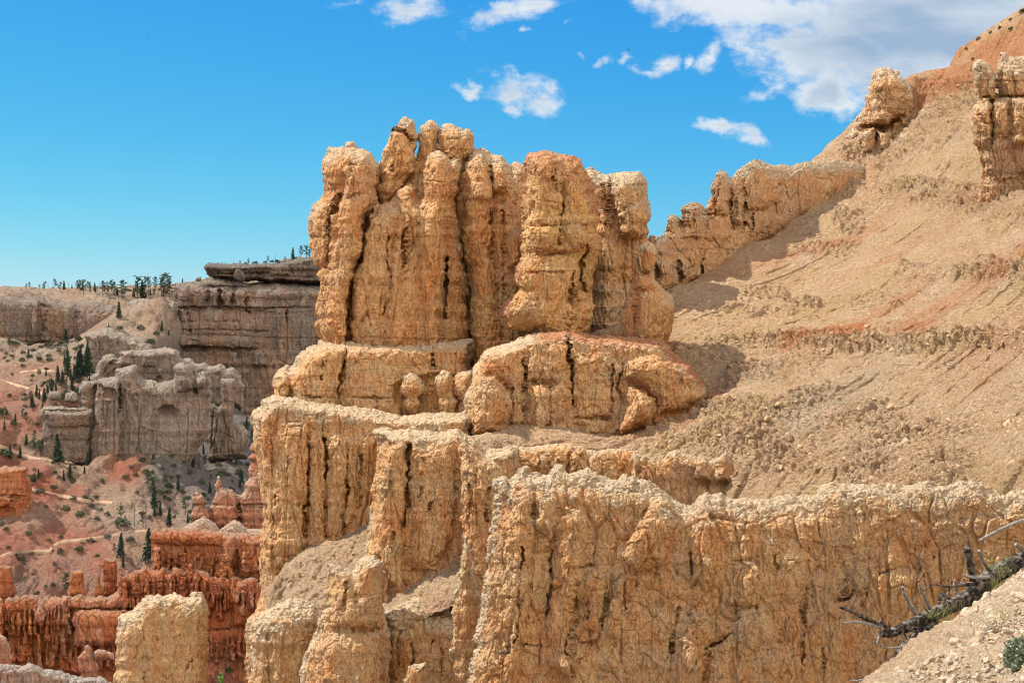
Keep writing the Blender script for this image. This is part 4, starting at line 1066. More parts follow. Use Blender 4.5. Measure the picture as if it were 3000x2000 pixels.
    # ---- foreground wall
    f1 = cf((60, 1540), (75, 1450), (105, 1280), (130, 1150), (160, 1000), (190, 800), (195, 600), (215, 450), (235, 300), (245, 240), (250, 170), (280, 115), (320, 130), (340, 155), (380, 110), (395, 60), (440, 35), (455, 80), (520, 100), (580, 115), (635, 110), (640, 70), (680, 55), (720, 90), (800, 75), (880, 50), (920, 80), (1000, 115), (1100, 130), (1130, 90), (1160, 110), (1200, 95),
              (1225, 140), (1290, 140), (1340, 170), (1420, 230), (1450, 270), (1500, 285), (1560, 310), (1620, 290), (1650, 250), (1700, 215), (1740, 240), (1790, 225), (1830, 260), (1930, 275), (2100, 270), (2250, 250)) + \
         cq((500, 130), (540, 70), (620, 30), (700, 50), (800, 60), (1000, 45), (1150, 60), (1340, 30), (1500, 80), (1600, 20), (1700, 10), (1850, 90), (1950, 130), (2091, 100), (2400, 110), (2400, 1750)) + cf((40, 1700))
    o = rock('rock_wall', m_fin, 75, [(f1, 0, 150, 85)],
             relief=[('plate', cf((70, 1650), (110, 1280), (180, 900), (200, 500), (240, 180), (300, 110), (330, 300), (290, 700), (280, 1000), (240, 1300), (200, 1650)), 10, 40),
                     ('plate', cf((290, 1650), (290, 900), (320, 330), (400, 200), (500, 220), (500, 560), (480, 950), (440, 1200), (380, 1650)), 26, 50), ('plate', cf((500, 420), (520, 150), (640, 130), (660, 400), (640, 560), (520, 460)), 26, 46), ('plate', cf((600, 1400), (620, 1000), (650, 560), (720, 320), (830, 330), (880, 480), (800, 900), (780, 1200), (760, 1500)), 34, 60),
                     ('plate', cf((840, 1150), (870, 760), (960, 700), (1000, 900), (960, 1180)), 22, 40), ('plate', cf((1000, 1200), (1060, 850), (1120, 780), (1130, 1000), (1080, 1220)), 20, 36), ('plate', cf((1130, 650), (1180, 480), (1290, 340), (1320, 250), (1450, 250), (1480, 400), (1400, 700), (1200, 760)), 44, 60),
                     ('plate', cf((1460, 1400), (1470, 1150), (1600, 1020), (1740, 1080), (1720, 1260), (1660, 1560), (1480, 1600)), 34, 80), ('plate', cf((1700, 1650), (1690, 1290), (1880, 1200), (1900, 1050), (2080, 1010), (2200, 1150), (2200, 1650)), 30, 60), ('plate', cf((1590, 820), (1580, 500), (1700, 300), (1760, 420), (1760, 700), (1720, 830)), 26, 60),
                     ('plate', cf((1860, 980), (1880, 720), (2000, 690), (2080, 760), (2050, 1000)), 22, 50),
                     ('crack', cf((430, 600), (405, 900), (400, 1080), (370, 1250)), 8, 40), ('crack', cf((640, 560), (620, 780), (605, 1070)), 9, 38), ('crack', cf((515, 250), (510, 430)), 8, 26), ('crack', cf((935, 800), (880, 930), (860, 1080)), 8, 30), ('crack', cf((790, 820), (790, 1080), (740, 1290), (760, 1450)), 7, 24), ('crack', cf((1130, 740), (1120, 1050)), 9, 30), ('crack', cf((1000, 760), (1000, 1000), (980, 1160)), 7, 22),
                     ('crack', cf((1590, 640), (1588, 820)), 9, 30), ('crack', cf((1500, 1010), (1470, 1180), (1450, 1200), (1452, 1330)), 8, 26), ('crack', cf((1730, 810), (1640, 850), (1580, 875)), 7, 16), ('crack', cf((1680, 1300), (1870, 1200)), 10, 22), ('crack', cf((800, 740), (900, 715)), 10, 16), ('crack', cf((280, 935), (390, 950)), 5, 10), ('crack', cf((1210, 760), (1200, 860)), 7, 18),
                     ('crack', cf((420, 1260), (560, 1280)), 9, 14), ('crack', cf((800, 1250), (950, 1250)), 9, 14), ('crack', cf((1290, 330), (1210, 430)), 10, 18), ('crack', cf((1860, 690), (2000, 680)), 10, 14), ('crack', cf((300, 1290), (290, 1420)), 10, 20),
                     ('crack', cq((415, 850), (408, 1250), (405, 1500)), 8, 26), ('crack', cq((560, 1300), (560, 1560)), 6, 16), ('crack', cq((880, 850), (840, 1000)), 8, 18), ('crack', cq((690, 930), (790, 860)), 12, 18), ('crack', cq((720, 780), (705, 880)), 8, 20), ('crack', cq((450, 520), (440, 640)), 7, 16), ('crack', cq((1000, 740), (1110, 690)), 14, 22), ('crack', cq((180, 600), (205, 700)), 7, 18), ('crack', cq((1400, 600), (1405, 700)), 6, 14)],
             lean=-0.25, leanv=1650, seed=153, prm=dict(cap=66, lump=14, ls=19, flute=11, flute2=7, fs=58, asp=4.5, strata=4, notch=4, st=40, fine=5, pits=2, block=7, joint=9))
    tag(o, 'long foreground wall of fluted tan rock with a knobbly pale crest', 'rock wall')
    # ---- low cliffs in the gully under the hillside
    l1 = c7((330, 1500), (340, 880), (440, 850), (600, 870), (760, 850), (900, 840), (1050, 900), (1200, 880), (1330, 870), (1420, 900), (1420, 1500))
    o = rock('rock_cliff', m_mid, 104, [(l1, 0, 90, 60)], relief=[('crack', c7((680, 900), (670, 1010)), 7, 18), ('crack', c7((750, 960), (740, 1040)), 8, 20), ('crack', c7((890, 900), (880, 1060)), 8, 22), ('plate', c7((760, 1060), (750, 960), (810, 930), (840, 1060)), 20, 26), ('plate', c7((900, 1060), (900, 910), (980, 870), (990, 1060)), 20, 30)],
             seed=163, prm=dict(upcap=0, cap=8, lump=9, ls=17, flute=8, flute2=5, fs=38, asp=3))
    tag(o, 'low orange-brown cliff in the gully directly under the cracked bastion', 'rock cliff')
    l2 = c7((1330, 1500), (1330, 900), (1420, 930), (1550, 930), (1650, 900), (1780, 930), (1900, 950), (2000, 900), (2100, 990), (2200, 1000), (2400, 1020), (2600, 1050), (2700, 1120), (2700, 1500))
    o = rock('rock_cliff', m_mid, 99, [(l2, 0, 80, 60, .12, 0)], relief=[('plate', c7((1760, 1100), (1750, 960), (1860, 930), (1890, 1100)), 30, 30), ('plate', c7((1920, 1120), (1910, 1040), (2000, 1000), (2030, 1110)), 26, 30), ('plate', c7((2100, 1400), (2100, 1010), (2250, 1000), (2330, 1180), (2320, 1400)), 40, 40)],
             seed=173, prm=dict(upcap=0, cap=10, lump=12, ls=18, flute=10, flute2=6, fs=40, asp=4))
    tag(o, 'crumbling grey-tan cliff along the hillside foot, above the notch in the foreground wall', 'rock cliff')
    # ---- ridge wall and the rocks on the upper slope
    r1 = cr((20, 1250), (30, 800), (60, 740), (80, 705), (150, 665), (165, 640), (170, 580), (165, 520), (185, 505), (240, 515), (255, 560), (255, 600), (280, 600), (270, 540), (275, 440), (310, 412), (400, 402), (450, 425), (470, 470), (500, 400), (510, 370), (520, 240), (550, 165), (600, 138), (660, 165), (680, 210), (700, 215), (730, 180), (790, 120), (860, 80), (895, 44), (930, 78), (1020, 95), (1080, 118), (1200, 115), (1280, 90), (1430, 60), (1600, 70), (1800, 80), (1870, 130),
              (1880, 250), (1800, 330), (1600, 380), (1500, 480), (1300, 580), (1150, 680), (960, 740), (760, 960), (600, 1080), (440, 1100), (250, 1200), (150, 1260))
    def r1d(u): return 139 + (np.clip(u, 1900, 2600) - 1900) / 660 * 37
    o = rock('ridge_wall', m_ridge, 152, [(r1, 0, 95, 46)], relief=[('plate', cr((280, 700), (275, 450), (330, 405), (450, 420), (465, 520), (450, 700)), 20, 26), ('plate', cr((520, 500), (530, 240), (580, 145), (660, 165), (680, 300), (670, 520)), 26, 30), ('plate', cr((710, 520), (710, 380), (760, 300), (800, 400), (800, 580), (730, 600)), 34, 30), ('plate', cr((800, 480), (790, 200), (880, 90), (1000, 130), (1140, 200), (1110, 400), (980, 470)), 24, 50),
                     ('plate', cr((80, 1200), (70, 920), (150, 860), (240, 900), (245, 1100), (160, 1150)), 34, 40), ('plate', cr((260, 1100), (260, 900), (420, 800), (440, 1030), (300, 1110)), 20, 44), ('plate', cr((480, 700), (500, 480), (680, 500), (690, 700), (600, 800)), 16, 40), ('plate', cr((820, 680), (830, 500), (1000, 480), (1030, 600), (880, 690)), 16, 40),
                     ('crack', cr((690, 230), (690, 480)), 8, 34), ('crack', cr((472, 480), (480, 620)), 8, 22), ('crack', cr((245, 900), (255, 1090)), 8, 30), ('crack', cr((440, 880), (435, 1040)), 7, 26), ('crack', cr((805, 420), (800, 640), (785, 700)), 6, 22), ('crack', cr((870, 500), (865, 650)), 6, 22), ('crack', cr((700, 500), (700, 640)), 6, 16), ('crack', cr((385, 480), (380, 580)), 5, 12)],
             dfun=r1d, lean=-0.15, seed=183, prm=dict(upcap=.15, cap=30, lump=7, ls=17, flute=7, flute2=5, fs=38, asp=4))
    tag(o, 'serrated ridge wall with blunt teeth, running from the towers up to the hillside', 'ridge wall')
    r2 = cu((880, 1000), (860, 900), (905, 810), (905, 780), (930, 740), (965, 700), (970, 625), (1000, 628), (1010, 560), (1015, 490), (1060, 450), (1120, 448), (1190, 480), (1220, 515), (1260, 560), (1310, 660), (1330, 800), (1260, 900), (1200, 1060), (1060, 1120), (940, 1090))
    r2b = cu((760, 1080), (790, 960), (830, 890), (900, 840), (960, 880), (940, 1060))
    o = rock('rock_dome', m_ridge, 186, [(r2, 0, 80, 56), (r2b, -10, 50, 40)], relief=[('plate', cu((1010, 820), (1000, 560), (1060, 470), (1190, 500), (1250, 640), (1230, 760), (1100, 830)), 20, 50), ('plate', cu((1030, 810), (1040, 730), (1090, 720), (1140, 760), (1140, 820)), 26, 26), ('plate', cu((940, 1030), (950, 870), (1040, 830), (1040, 1020)), 44, 34), ('plate', cu((1045, 1020), (1045, 850), (1150, 870), (1160, 980)), 36, 34),
                     ('crack', cu((1042, 880), (1043, 990)), 5, 24), ('crack', cu((960, 830), (1100, 835), (1200, 790)), 10, 34), ('crack', cu((1100, 490), (1090, 570)), 5, 14)],
             seed=193, prm=dict(cap=22, lump=6, ls=15, flute=6, flute2=4, fs=32, asp=3.5))
    tag(o, 'squat knob of rock perched on the skyline of the upper hillside', 'rock dome')
    r2c = cu((1190, 1000), (1210, 880), (1290, 850), (1330, 800), (1370, 690), (1480, 660), (1520, 700), (1440, 790), (1330, 960), (1250, 1000))
    o = rock('rock_outcrop', m_ridge, 172, [(r2c, 0, 46, 34)], seed=203, prm=dict(cap=10, lump=6, ls=15, flute=8, flute2=4, fs=26, asp=3))
    tag(o, 'broken pinkish outcrop on the slope just right of the skyline knob', 'rock outcrop')
    r3 = cu((1720, 1330), (1735, 1200), (1740, 1090), (1720, 980), (1690, 900), (1680, 760), (1690, 690), (1750, 645), (1820, 640), (1850, 600), (1850, 440), (1865, 350), (1890, 348), (1910, 380), (1960, 375), (2016, 368), (2160, 380), (2160, 1420), (2000, 1400), (1850, 1420), (1740, 1440))
    r3h = cu((1740, 680), (1715, 590), (1697, 500), (1700, 400), (1750, 392), (1790, 430), (1830, 480), (1855, 545), (1845, 600), (1830, 690))
    o = rock('rock_tower', m_ridge, 139, [(r3, 0, 80, 60), (r3h, -20, 44, 40)], relief=[('plate', cu((1690, 900), (1690, 700), (1780, 660), (1800, 760), (1800, 900), (1730, 980)), 24, 34), ('plate', cu((1820, 900), (1815, 670), (1910, 650), (1920, 900)), 24, 34), ('plate', cu((1930, 950), (1935, 660), (2000, 640), (2160, 640), (2160, 950)), 34, 40), ('plate', cu((1740, 1100), (1730, 900), (1920, 880), (2160, 920), (2160, 1100), (1850, 1200)), 16, 60),
                     ('crack', cu((1810, 660), (1805, 800), (1810, 850), (1800, 950)), 6, 30), ('crack', cu((1925, 650), (1920, 850)), 8, 26), ('crack', cu((1730, 790), (1800, 815)), 6, 14), ('crack', cu((1840, 640), (2016, 630)), 12, 26), ('crack', cu((1740, 640), (1778, 638)), 12, 40)],
             seed=213, prm=dict(cap=50, lump=6, ls=16, flute=6, flute2=4.5, fs=40, asp=4))
    tag(o, 'grey-topped rock tower with a tilted egg-shaped head, cut by the right edge', 'rock tower')
    ro = [(2603, 1172), (2610, 1156), (2640, 1165), (2665, 1175), (2690, 1168), (2715, 1172), (2720, 1188), (2695, 1198), (2672, 1212), (2650, 1208), (2625, 1195)]
    o = rock('rock_outcrop', m_fin, 101.5, [(ro, 0, 24, 16)], seed=223, step=2.0, pad=10, edge_noise=2, prm=dict(cap=30, lump=6, ls=14, flute=4, flute2=3, fs=22, big=3))
    tag(o, 'small pale outcrop alone on the gravelly middle of the hillside', 'rock outcrop')


# ----------------------------------------------------------------------------------------------
# far walls: the shaded rim cliffs and the red walls
# ----------------------------------------------------------------------------------------------
def build_far_rocks():
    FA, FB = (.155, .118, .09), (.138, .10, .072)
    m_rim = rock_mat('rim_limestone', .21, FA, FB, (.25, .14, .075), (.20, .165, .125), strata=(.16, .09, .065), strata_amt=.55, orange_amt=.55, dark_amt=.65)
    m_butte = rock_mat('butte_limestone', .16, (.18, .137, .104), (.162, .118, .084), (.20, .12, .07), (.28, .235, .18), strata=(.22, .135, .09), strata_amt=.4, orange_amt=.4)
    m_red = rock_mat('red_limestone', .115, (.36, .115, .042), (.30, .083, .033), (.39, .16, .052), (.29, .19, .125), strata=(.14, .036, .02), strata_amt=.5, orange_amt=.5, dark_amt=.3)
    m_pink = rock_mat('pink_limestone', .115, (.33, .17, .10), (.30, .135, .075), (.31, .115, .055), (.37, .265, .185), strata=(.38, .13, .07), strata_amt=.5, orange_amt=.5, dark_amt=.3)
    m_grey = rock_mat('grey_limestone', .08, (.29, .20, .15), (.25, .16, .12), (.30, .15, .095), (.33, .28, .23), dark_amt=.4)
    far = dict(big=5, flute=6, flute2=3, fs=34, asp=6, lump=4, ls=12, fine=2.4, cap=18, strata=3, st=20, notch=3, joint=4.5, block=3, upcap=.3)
    def mk(name, mat, d, poly, T, R, lab, cat, sd, rel=(), wc=0, extra=(), **kw):
        pr = dict(far); pr.update(kw.pop('prm', {}))
        o = rock(name, mat, d, [(poly, wc, T, R)] + list(extra), relief=rel, seed=sd, prm=pr, pad=12, edge_noise=3, **kw)
        return tag(o, lab, cat)
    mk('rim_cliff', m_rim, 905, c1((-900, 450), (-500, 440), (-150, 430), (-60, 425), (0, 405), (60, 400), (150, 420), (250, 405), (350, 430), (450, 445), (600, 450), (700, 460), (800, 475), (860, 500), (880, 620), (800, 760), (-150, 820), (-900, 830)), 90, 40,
       'long shaded grey-brown cliff under the pine-topped rim, far left', 'cliff', 301,
       rel=[('plate', c1((215, 800), (230, 450), (270, 430), (280, 800)), 22, 14), ('plate', c1((540, 800), (550, 470), (800, 480), (780, 800)), 14, 60), ('crack', c1((545, 440), (540, 560)), 6, 24), ('crack', c1((290, 470), (360, 480), (300, 640)), 12, 20)])
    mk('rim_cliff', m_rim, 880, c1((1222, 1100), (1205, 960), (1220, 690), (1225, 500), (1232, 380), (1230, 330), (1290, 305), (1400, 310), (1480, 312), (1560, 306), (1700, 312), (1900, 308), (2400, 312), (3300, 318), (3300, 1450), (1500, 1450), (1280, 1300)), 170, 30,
       'tall banded cliff in shade beneath the railed overlook', 'cliff', 303,
       rel=[('plate', c1((1240, 480), (1250, 320), (1330, 320), (1340, 480)), 12, 14), ('plate', c1((1350, 480), (1360, 330), (1460, 340), (1460, 490)), 12, 14), ('plate', c1((1490, 480), (1490, 360), (1545, 350), (1545, 480)), 14, 14), ('plate', c1((1570, 480), (1580, 360), (1900, 360), (1900, 500), (1650, 500)), 12, 20),
            ('crack', c1((1555, 360), (1550, 480)), 8, 36), ('crack', c1((1470, 330), (1475, 440)), 6, 20), ('crack', c1((1240, 490), (2200, 490)), 9, 14), ('crack', c1((1650, 340), (1640, 460)), 6, 22), ('crack', c1((1340, 520), (1335, 660)), 5, 16), ('crack', c1((1240, 640), (1900, 655)), 6, 10), ('crack', c1((1240, 590), (1700, 580)), 5, 7),
            ('plate', c1((1240, 760), (1240, 680), (1780, 690), (1780, 780)), 14, 14), ('crack', c1((1240, 775), (1800, 780)), 10, 16), ('plate', c1((1600, 1000), (1600, 790), (1690, 790), (1690, 1000)), 16, 20), ('plate', c1((1780, 900), (1780, 790), (1890, 790), (1890, 900)), 20, 20), ('crack', c1((1740, 360), (1750, 520)), 5, 18), ('crack', c1((2030, 500), (2020, 640)), 5, 20)],
       prm=dict(asp=9, fs=30, strata=4.5))
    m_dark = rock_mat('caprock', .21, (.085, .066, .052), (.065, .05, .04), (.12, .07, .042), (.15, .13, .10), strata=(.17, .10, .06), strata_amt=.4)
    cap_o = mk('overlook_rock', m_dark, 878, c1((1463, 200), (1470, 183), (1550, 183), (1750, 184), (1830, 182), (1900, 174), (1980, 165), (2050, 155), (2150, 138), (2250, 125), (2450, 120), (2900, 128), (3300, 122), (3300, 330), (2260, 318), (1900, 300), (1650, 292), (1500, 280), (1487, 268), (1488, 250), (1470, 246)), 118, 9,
       'dark flat slab of rock carrying the railed overlook', 'rock slab', 305, rel=[('crack', c1((1470, 250), (1900, 245)), 7, 14), ('crack', c1((1560, 200), (1540, 270)), 5, 12), ('plate', c1((1900, 260), (1900, 190), (2050, 185), (2060, 260)), 8, 14)], wc=-10, prm=dict(cap=8, flute=3, asp=2.5, strata=4, st=12))
    mk('boulder', m_dark, 848, c1((1640, 260), (1655, 225), (1680, 207), (1715, 220), (1740, 265), (1735, 300), (1700, 312), (1660, 290)), 22, 20, 'big leaning boulder wedged under the overlook slab', 'boulder', 306, step=2.0, prm=dict(cap=6, flute=2, big=3, lump=2))
    mk('boulder', m_rim, 850, c1((1388, 300), (1395, 278), (1415, 266), (1425, 285), (1425, 305)), 10, 8, 'small pointed boulder on the bench left of the overlook slab', 'boulder', 307, step=1.6, prm=dict(cap=4, flute=1, big=1.5, lump=1.5, flute2=1))
    mk('rock_bench', m_rim, 862, c1((1380, 345), (1400, 310), (1440, 282), (1480, 268), (1560, 272), (1640, 290), (1760, 310), (1760, 360), (1380, 360)), 60, 20, 'sunlit sloping bench of rubble below the overlook slab', 'rock bench', 308, prm=dict(cap=60))
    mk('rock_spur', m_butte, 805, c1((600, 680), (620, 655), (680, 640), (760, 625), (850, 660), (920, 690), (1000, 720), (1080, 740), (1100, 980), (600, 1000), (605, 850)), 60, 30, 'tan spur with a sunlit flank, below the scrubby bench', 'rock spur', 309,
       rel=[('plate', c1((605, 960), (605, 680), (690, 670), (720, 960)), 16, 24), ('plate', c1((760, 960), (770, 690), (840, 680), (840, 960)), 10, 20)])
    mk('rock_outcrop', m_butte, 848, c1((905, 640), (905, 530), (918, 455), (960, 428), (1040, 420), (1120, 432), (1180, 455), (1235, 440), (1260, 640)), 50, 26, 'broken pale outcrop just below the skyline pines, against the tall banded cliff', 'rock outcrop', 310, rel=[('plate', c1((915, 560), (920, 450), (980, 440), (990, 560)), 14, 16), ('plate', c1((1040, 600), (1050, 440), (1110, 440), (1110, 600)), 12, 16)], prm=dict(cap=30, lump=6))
    # butte in front of the rim cliff, in tiers
    mk('rock_tier', m_butte, 742, c1((560, 1100), (600, 990), (660, 950), (692, 920), (700, 870), (730, 830), (780, 810), (835, 830), (840, 790), (900, 775), (1000, 785), (1080, 770), (1180, 768), (1245, 780), (1290, 850), (1340, 840), (1390, 880), (1440, 870), (1470, 905), (1530, 900), (1560, 880), (1600, 915), (1650, 910), (1690, 960), (1720, 1040), (1720, 1200), (560, 1200)), 60, 22, 'upper pale-topped tier of the far butte, stepping back towards the rim', 'rock tier', 311,
       rel=[('plate', c1((845, 900), (845, 800), (940, 790), (940, 900)), 18, 18), ('plate', c1((1000, 900), (1010, 800), (1100, 790), (1100, 900)), 14, 18), ('plate', c1((1100, 980), (1100, 910), (1145, 905), (1145, 980)), 30, 16), ('crack', c1((740, 940), (800, 860), (830, 850)), 9, 20)], prm=dict(cap=16))
    mk('rock_butte', m_butte, 665, c1((630, 1700), (640, 1400), (655, 1290), (672, 1100), (680, 980), (740, 985), (820, 978), (826, 915), (890, 905), (945, 898), (965, 960), (985, 985), (1050, 1000), (1095, 1010), (1120, 1020), (1235, 1000), (1238, 890), (1270, 875), (1292, 868), (1296, 848), (1308, 848), (1312, 872), (1345, 888), (1368, 920), (1376, 955), (1380, 925), (1392, 930), (1396, 960), (1408, 945), (1420, 960), (1425, 935), (1450, 938), (1460, 970), (1475, 985), (1478, 1060), (1490, 1180), (1485, 1330), (1450, 1420), (1400, 1480), (1330, 1700)), 80, 36,
       'big shaded butte with a castle-like crest and a dark alcove in its face', 'rock butte', 313,
       rel=[('plate', c1((690, 1700), (690, 1000), (840, 990), (850, 1250), (840, 1700)), 14, 30), ('plate', c1((860, 1700), (870, 1050), (1090, 1030), (1100, 1300), (1100, 1700)), 12, 40), ('plate', c1((1250, 1080), (1245, 900), (1300, 880), (1370, 930), (1375, 1070)), 22, 24), ('plate', c1((1380, 1060), (1380, 960), (1470, 960), (1475, 1060)), 18, 20),
            ('crack', c1((850, 1000), (850, 1200)), 5, 26), ('crack', c1((1380, 1060), (1390, 1090)), 8, 24), ('crack', c1((720, 1080), (760, 1065), (800, 1080)), 10, 14)], cut=[(1182 / 2.4126, -90, 700 + 1215 / 2.4126, 30, 40, 19), (770 / 2.4126, -95, 700 + 1095 / 2.4126, 24, 20, 14)], prm=dict(cap=18))
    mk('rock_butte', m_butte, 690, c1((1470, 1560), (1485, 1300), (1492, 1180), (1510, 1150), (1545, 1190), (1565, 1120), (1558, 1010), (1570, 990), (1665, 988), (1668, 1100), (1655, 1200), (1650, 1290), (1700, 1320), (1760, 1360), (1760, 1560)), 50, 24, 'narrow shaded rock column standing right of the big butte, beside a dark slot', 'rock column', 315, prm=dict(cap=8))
    mk('rock_outcrop', m_butte, 700, c1((1290, 1810), (1300, 1720), (1340, 1690), (1380, 1700), (1400, 1740), (1385, 1810)), 20, 18, 'pale stump of rock on the shaded slope below the big butte', 'rock outcrop', 316, step=2.0, prm=dict(cap=8, big=2, flute=3))
    mk('rock_butte', m_butte, 662, c1((285, 1600), (300, 1350), (298, 1230), (305, 1190), (360, 1175), (480, 1185), (600, 1190), (655, 1205), (660, 1350), (640, 1600)), 40, 26, 'low tan butte with pale rubble on top, left of the big butte', 'rock butte', 317, rel=[('crack', c1((320, 1212), (640, 1215)), 6, 12), ('plate', c1((320, 1340), (320, 1220), (640, 1220), (630, 1320)), 12, 20)], prm=dict(cap=14))
    mk('rock_butte', m_butte, 672, c1((550, 1330), (565, 1150), (560, 1060), (590, 1010), (670, 1000), (690, 1010), (690, 1330)), 40, 22, 'small square butte tucked against the left flank of the big butte', 'rock butte', 318, prm=dict(cap=8))
    for i, (pl, lab) in enumerate(((c1((335, 1140), (340, 1090), (380, 1070), (430, 1085), (435, 1130), (400, 1145)), 'pale grey boulder at the left of the pair on the low butte'), (c1((460, 1160), (465, 1090), (500, 1062), (540, 1085), (552, 1130), (530, 1165)), 'rounded grey boulder at the right of the pair on the low butte'))):
        mk('boulder', m_butte, 668, pl, 14, 14, lab, 'boulder', 320 + i, step=1.8, prm=dict(cap=20, flute=2, big=2, lump=2, fs=20))
    # red walls
    def fins(u0, u1, top, bottom, seed, step=34):
        rg = random.Random(seed); out = []; u = u0
        while u < u1:
            w = rg.uniform(.45, 1.2) * step; t_ = top + rg.uniform(-10, 130) * (rg.random() < .8); b_ = bottom - rg.uniform(0, 120)
            out.append(('plate', c2((u, b_), (u + w * .1, (t_ + b_) / 2), (u + w * .3, t_), (u + w * .6, t_ - 6), (u + w * .85, (t_ + b_) / 2 - 20), (u + w, b_)), rg.uniform(12, 44), w * .2))
            u += w * rg.uniform(.8, 1.35)
        return out
    def jag(pts, seed, amp=26, gap=26):
        rg = random.Random(seed); out = []
        for (x0, y0), (x1, y1) in zip(pts[:-1], pts[1:]):
            n_ = max(1, int(abs(x1 - x0) / gap)); out.append((x0, y0))
            for i in range(1, n_ + 1):
                f_ = (i - .5 + rg.uniform(-.3, .3)) / n_
                out.append((x0 + (x1 - x0) * f_, y0 + (y1 - y0) * f_ + rg.uniform(-.35, .75) * amp))
        return out + [pts[-1]]
    mk('red_butte', m_red, 585, c2((-80, 600), (-60, 150), (10, 150), (30, 138), (120, 136), (190, 140), (196, 200), (205, 290), (215, 480), (220, 600)), 60, 24, 'squat dark red butte at the left edge, above the switchback trail', 'red butte', 331, rel=[('crack', c2((10, 340), (200, 350)), 6, 10), ('plate', c2((-60, 420), (-60, 340), (90, 345), (95, 420)), 24, 12)], prm=dict(cap=8))
    mk('red_wall', m_red, 492, c2(*([(985, 900), (990, 700)] + jag([(992, 560), (1040, 548), (1100, 543), (1200, 552), (1300, 545), (1380, 560), (1450, 575), (1580, 585), (1720, 600), (1900, 620)], 3, 14) + [(1900, 1500), (985, 1300)])), 70, 34, 'high red-orange wall with a pale lip, right of the pointed spires', 'red wall', 333,
       rel=fins(995, 1800, 690, 1000, 5) + [('plate', c2((1000, 660), (1000, 560), (1450, 565), (1450, 670)), 16, 16), ('plate', c2((1000, 900), (1000, 680), (1060, 670), (1050, 900)), 18, 18), ('plate', c2((1150, 900), (1170, 800), (1250, 780), (1420, 900), (1350, 1200), (1150, 1200)), 40, 50), ('plate', c2((1380, 1100), (1400, 880), (1450, 700), (1470, 600), (1540, 600), (1540, 760), (1500, 1000)), 44, 34), ('plate', c2((1600, 850), (1590, 620), (1730, 610), (1730, 850)), 24, 24), ('crack', c2((1560, 690), (1555, 860)), 10, 26), ('crack', c2((1140, 880), (1110, 760)), 8, 22), ('crack', c2((1220, 680), (1150, 880)), 7, 16)], prm=dict(cap=8, fs=26, asp=9, flute=9, plf=1.2))
    mk('red_wall', m_red, 480, c2(*([(-80, 1700)] + jag([(-80, 1020), (0, 1010), (20, 1040), (38, 1075), (60, 1010), (120, 995), (240, 990), (248, 1030), (300, 1040), (310, 1000), (440, 992), (470, 1010), (540, 990), (700, 1000), (760, 960), (780, 800), (800, 795), (812, 850), (830, 812), (850, 850), (870, 800), (960, 795), (1100, 805), (1300, 830), (1420, 850), (1540, 870), (1640, 870), (1720, 900), (1800, 900)], 4, 30) + [(1800, 1700)])), 60, 26,
       'long deep-red wall with notched crest running behind the lone pale fin', 'red wall', 335,
       rel=fins(-80, 470, 1020, 1330, 7) + fins(780, 1800, 830, 1160, 8) + fins(-60, 1700, 1240, 1520, 9, 46) + [('plate', c2((-80, 1500), (-80, 1030), (100, 1010), (110, 1500)), 14, 24), ('plate', c2((250, 1200), (255, 1040), (280, 1030), (285, 1200)), 26, 14), ('plate', c2((300, 1190), (310, 1000), (440, 995), (440, 1190)), 22, 20), ('plate', c2((480, 1330), (490, 1100), (760, 1090), (1000, 1090), (1000, 1330)), 40, 24), ('crack', c2((470, 1085), (900, 1085)), 12, 30), ('crack', c2((460, 1080), (470, 1220)), 12, 36), ('crack', c2((-80, 1195), (440, 1190)), 6, 12),
            ('plate', c2((860, 990), (865, 800), (915, 800), (915, 985)), 20, 16), ('plate', c2((920, 985), (920, 810), (965, 800), (965, 985)), 20, 14), ('plate', c2((1530, 1200), (1530, 960), (1570, 880), (1640, 870), (1720, 900), (1720, 1200)), 40, 24), ('plate', c2((1380, 1060), (1400, 900), (1460, 850), (1470, 1000)), 30, 24), ('crack', c2((750, 905), (1700, 915)), 5, 8), ('crack', c2((700, 1330), (1600, 1190)), 5, 12), ('plate', c2((150, 1400), (155, 1240), (180, 1220), (200, 1400)), 20, 16), ('plate', c2((390, 1500), (380, 1390), (480, 1330), (500, 1500)), 24, 20)],
       prm=dict(cap=7, fs=24, asp=8, flute=8, strata=3, st=22, plf=1.2))
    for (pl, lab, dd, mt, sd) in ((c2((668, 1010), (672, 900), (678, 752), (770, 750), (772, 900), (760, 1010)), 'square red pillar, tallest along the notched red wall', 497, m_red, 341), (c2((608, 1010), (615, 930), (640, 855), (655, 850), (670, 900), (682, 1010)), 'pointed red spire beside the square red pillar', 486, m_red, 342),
                                  (c2((452, 1000), (458, 900), (470, 835), (520, 825), (548, 832), (550, 900), (555, 1000)), 'stubby red tower on the notched wall, left of the pointed spire', 484, m_red, 343), (c2((238, 1175), (240, 1080), (252, 1050), (264, 1005), (280, 1050), (290, 1170)), 'sunlit pale needle in a notch of the red wall', 470, m_pink, 344),
                                  (c2((-60, 1060), (-40, 800), (80, 795), (95, 870), (112, 960), (95, 1010), (60, 1070)), 'dark red block with a grey top at the left edge', 500, m_red, 345), (c2((-60, 1500), (-50, 1270), (0, 1240), (50, 1270), (65, 1340), (75, 1450), (80, 1500)), 'round-topped brown stump at the left edge above the grey fin', 425, m_pink, 346),
                                  (c2((520, 1560), (520, 1400), (555, 1350), (565, 1312), (590, 1315), (605, 1370), (640, 1440), (650, 1560)), 'small hooded hoodoo at the foot of the red wall', 430, m_pink, 347), (c2((620, 1420), (625, 1360), (645, 1340), (670, 1350), (672, 1345), (700, 1350), (740, 1370), (750, 1420)), 'little row of knobs beside the hooded hoodoo', 428, m_pink, 348)):
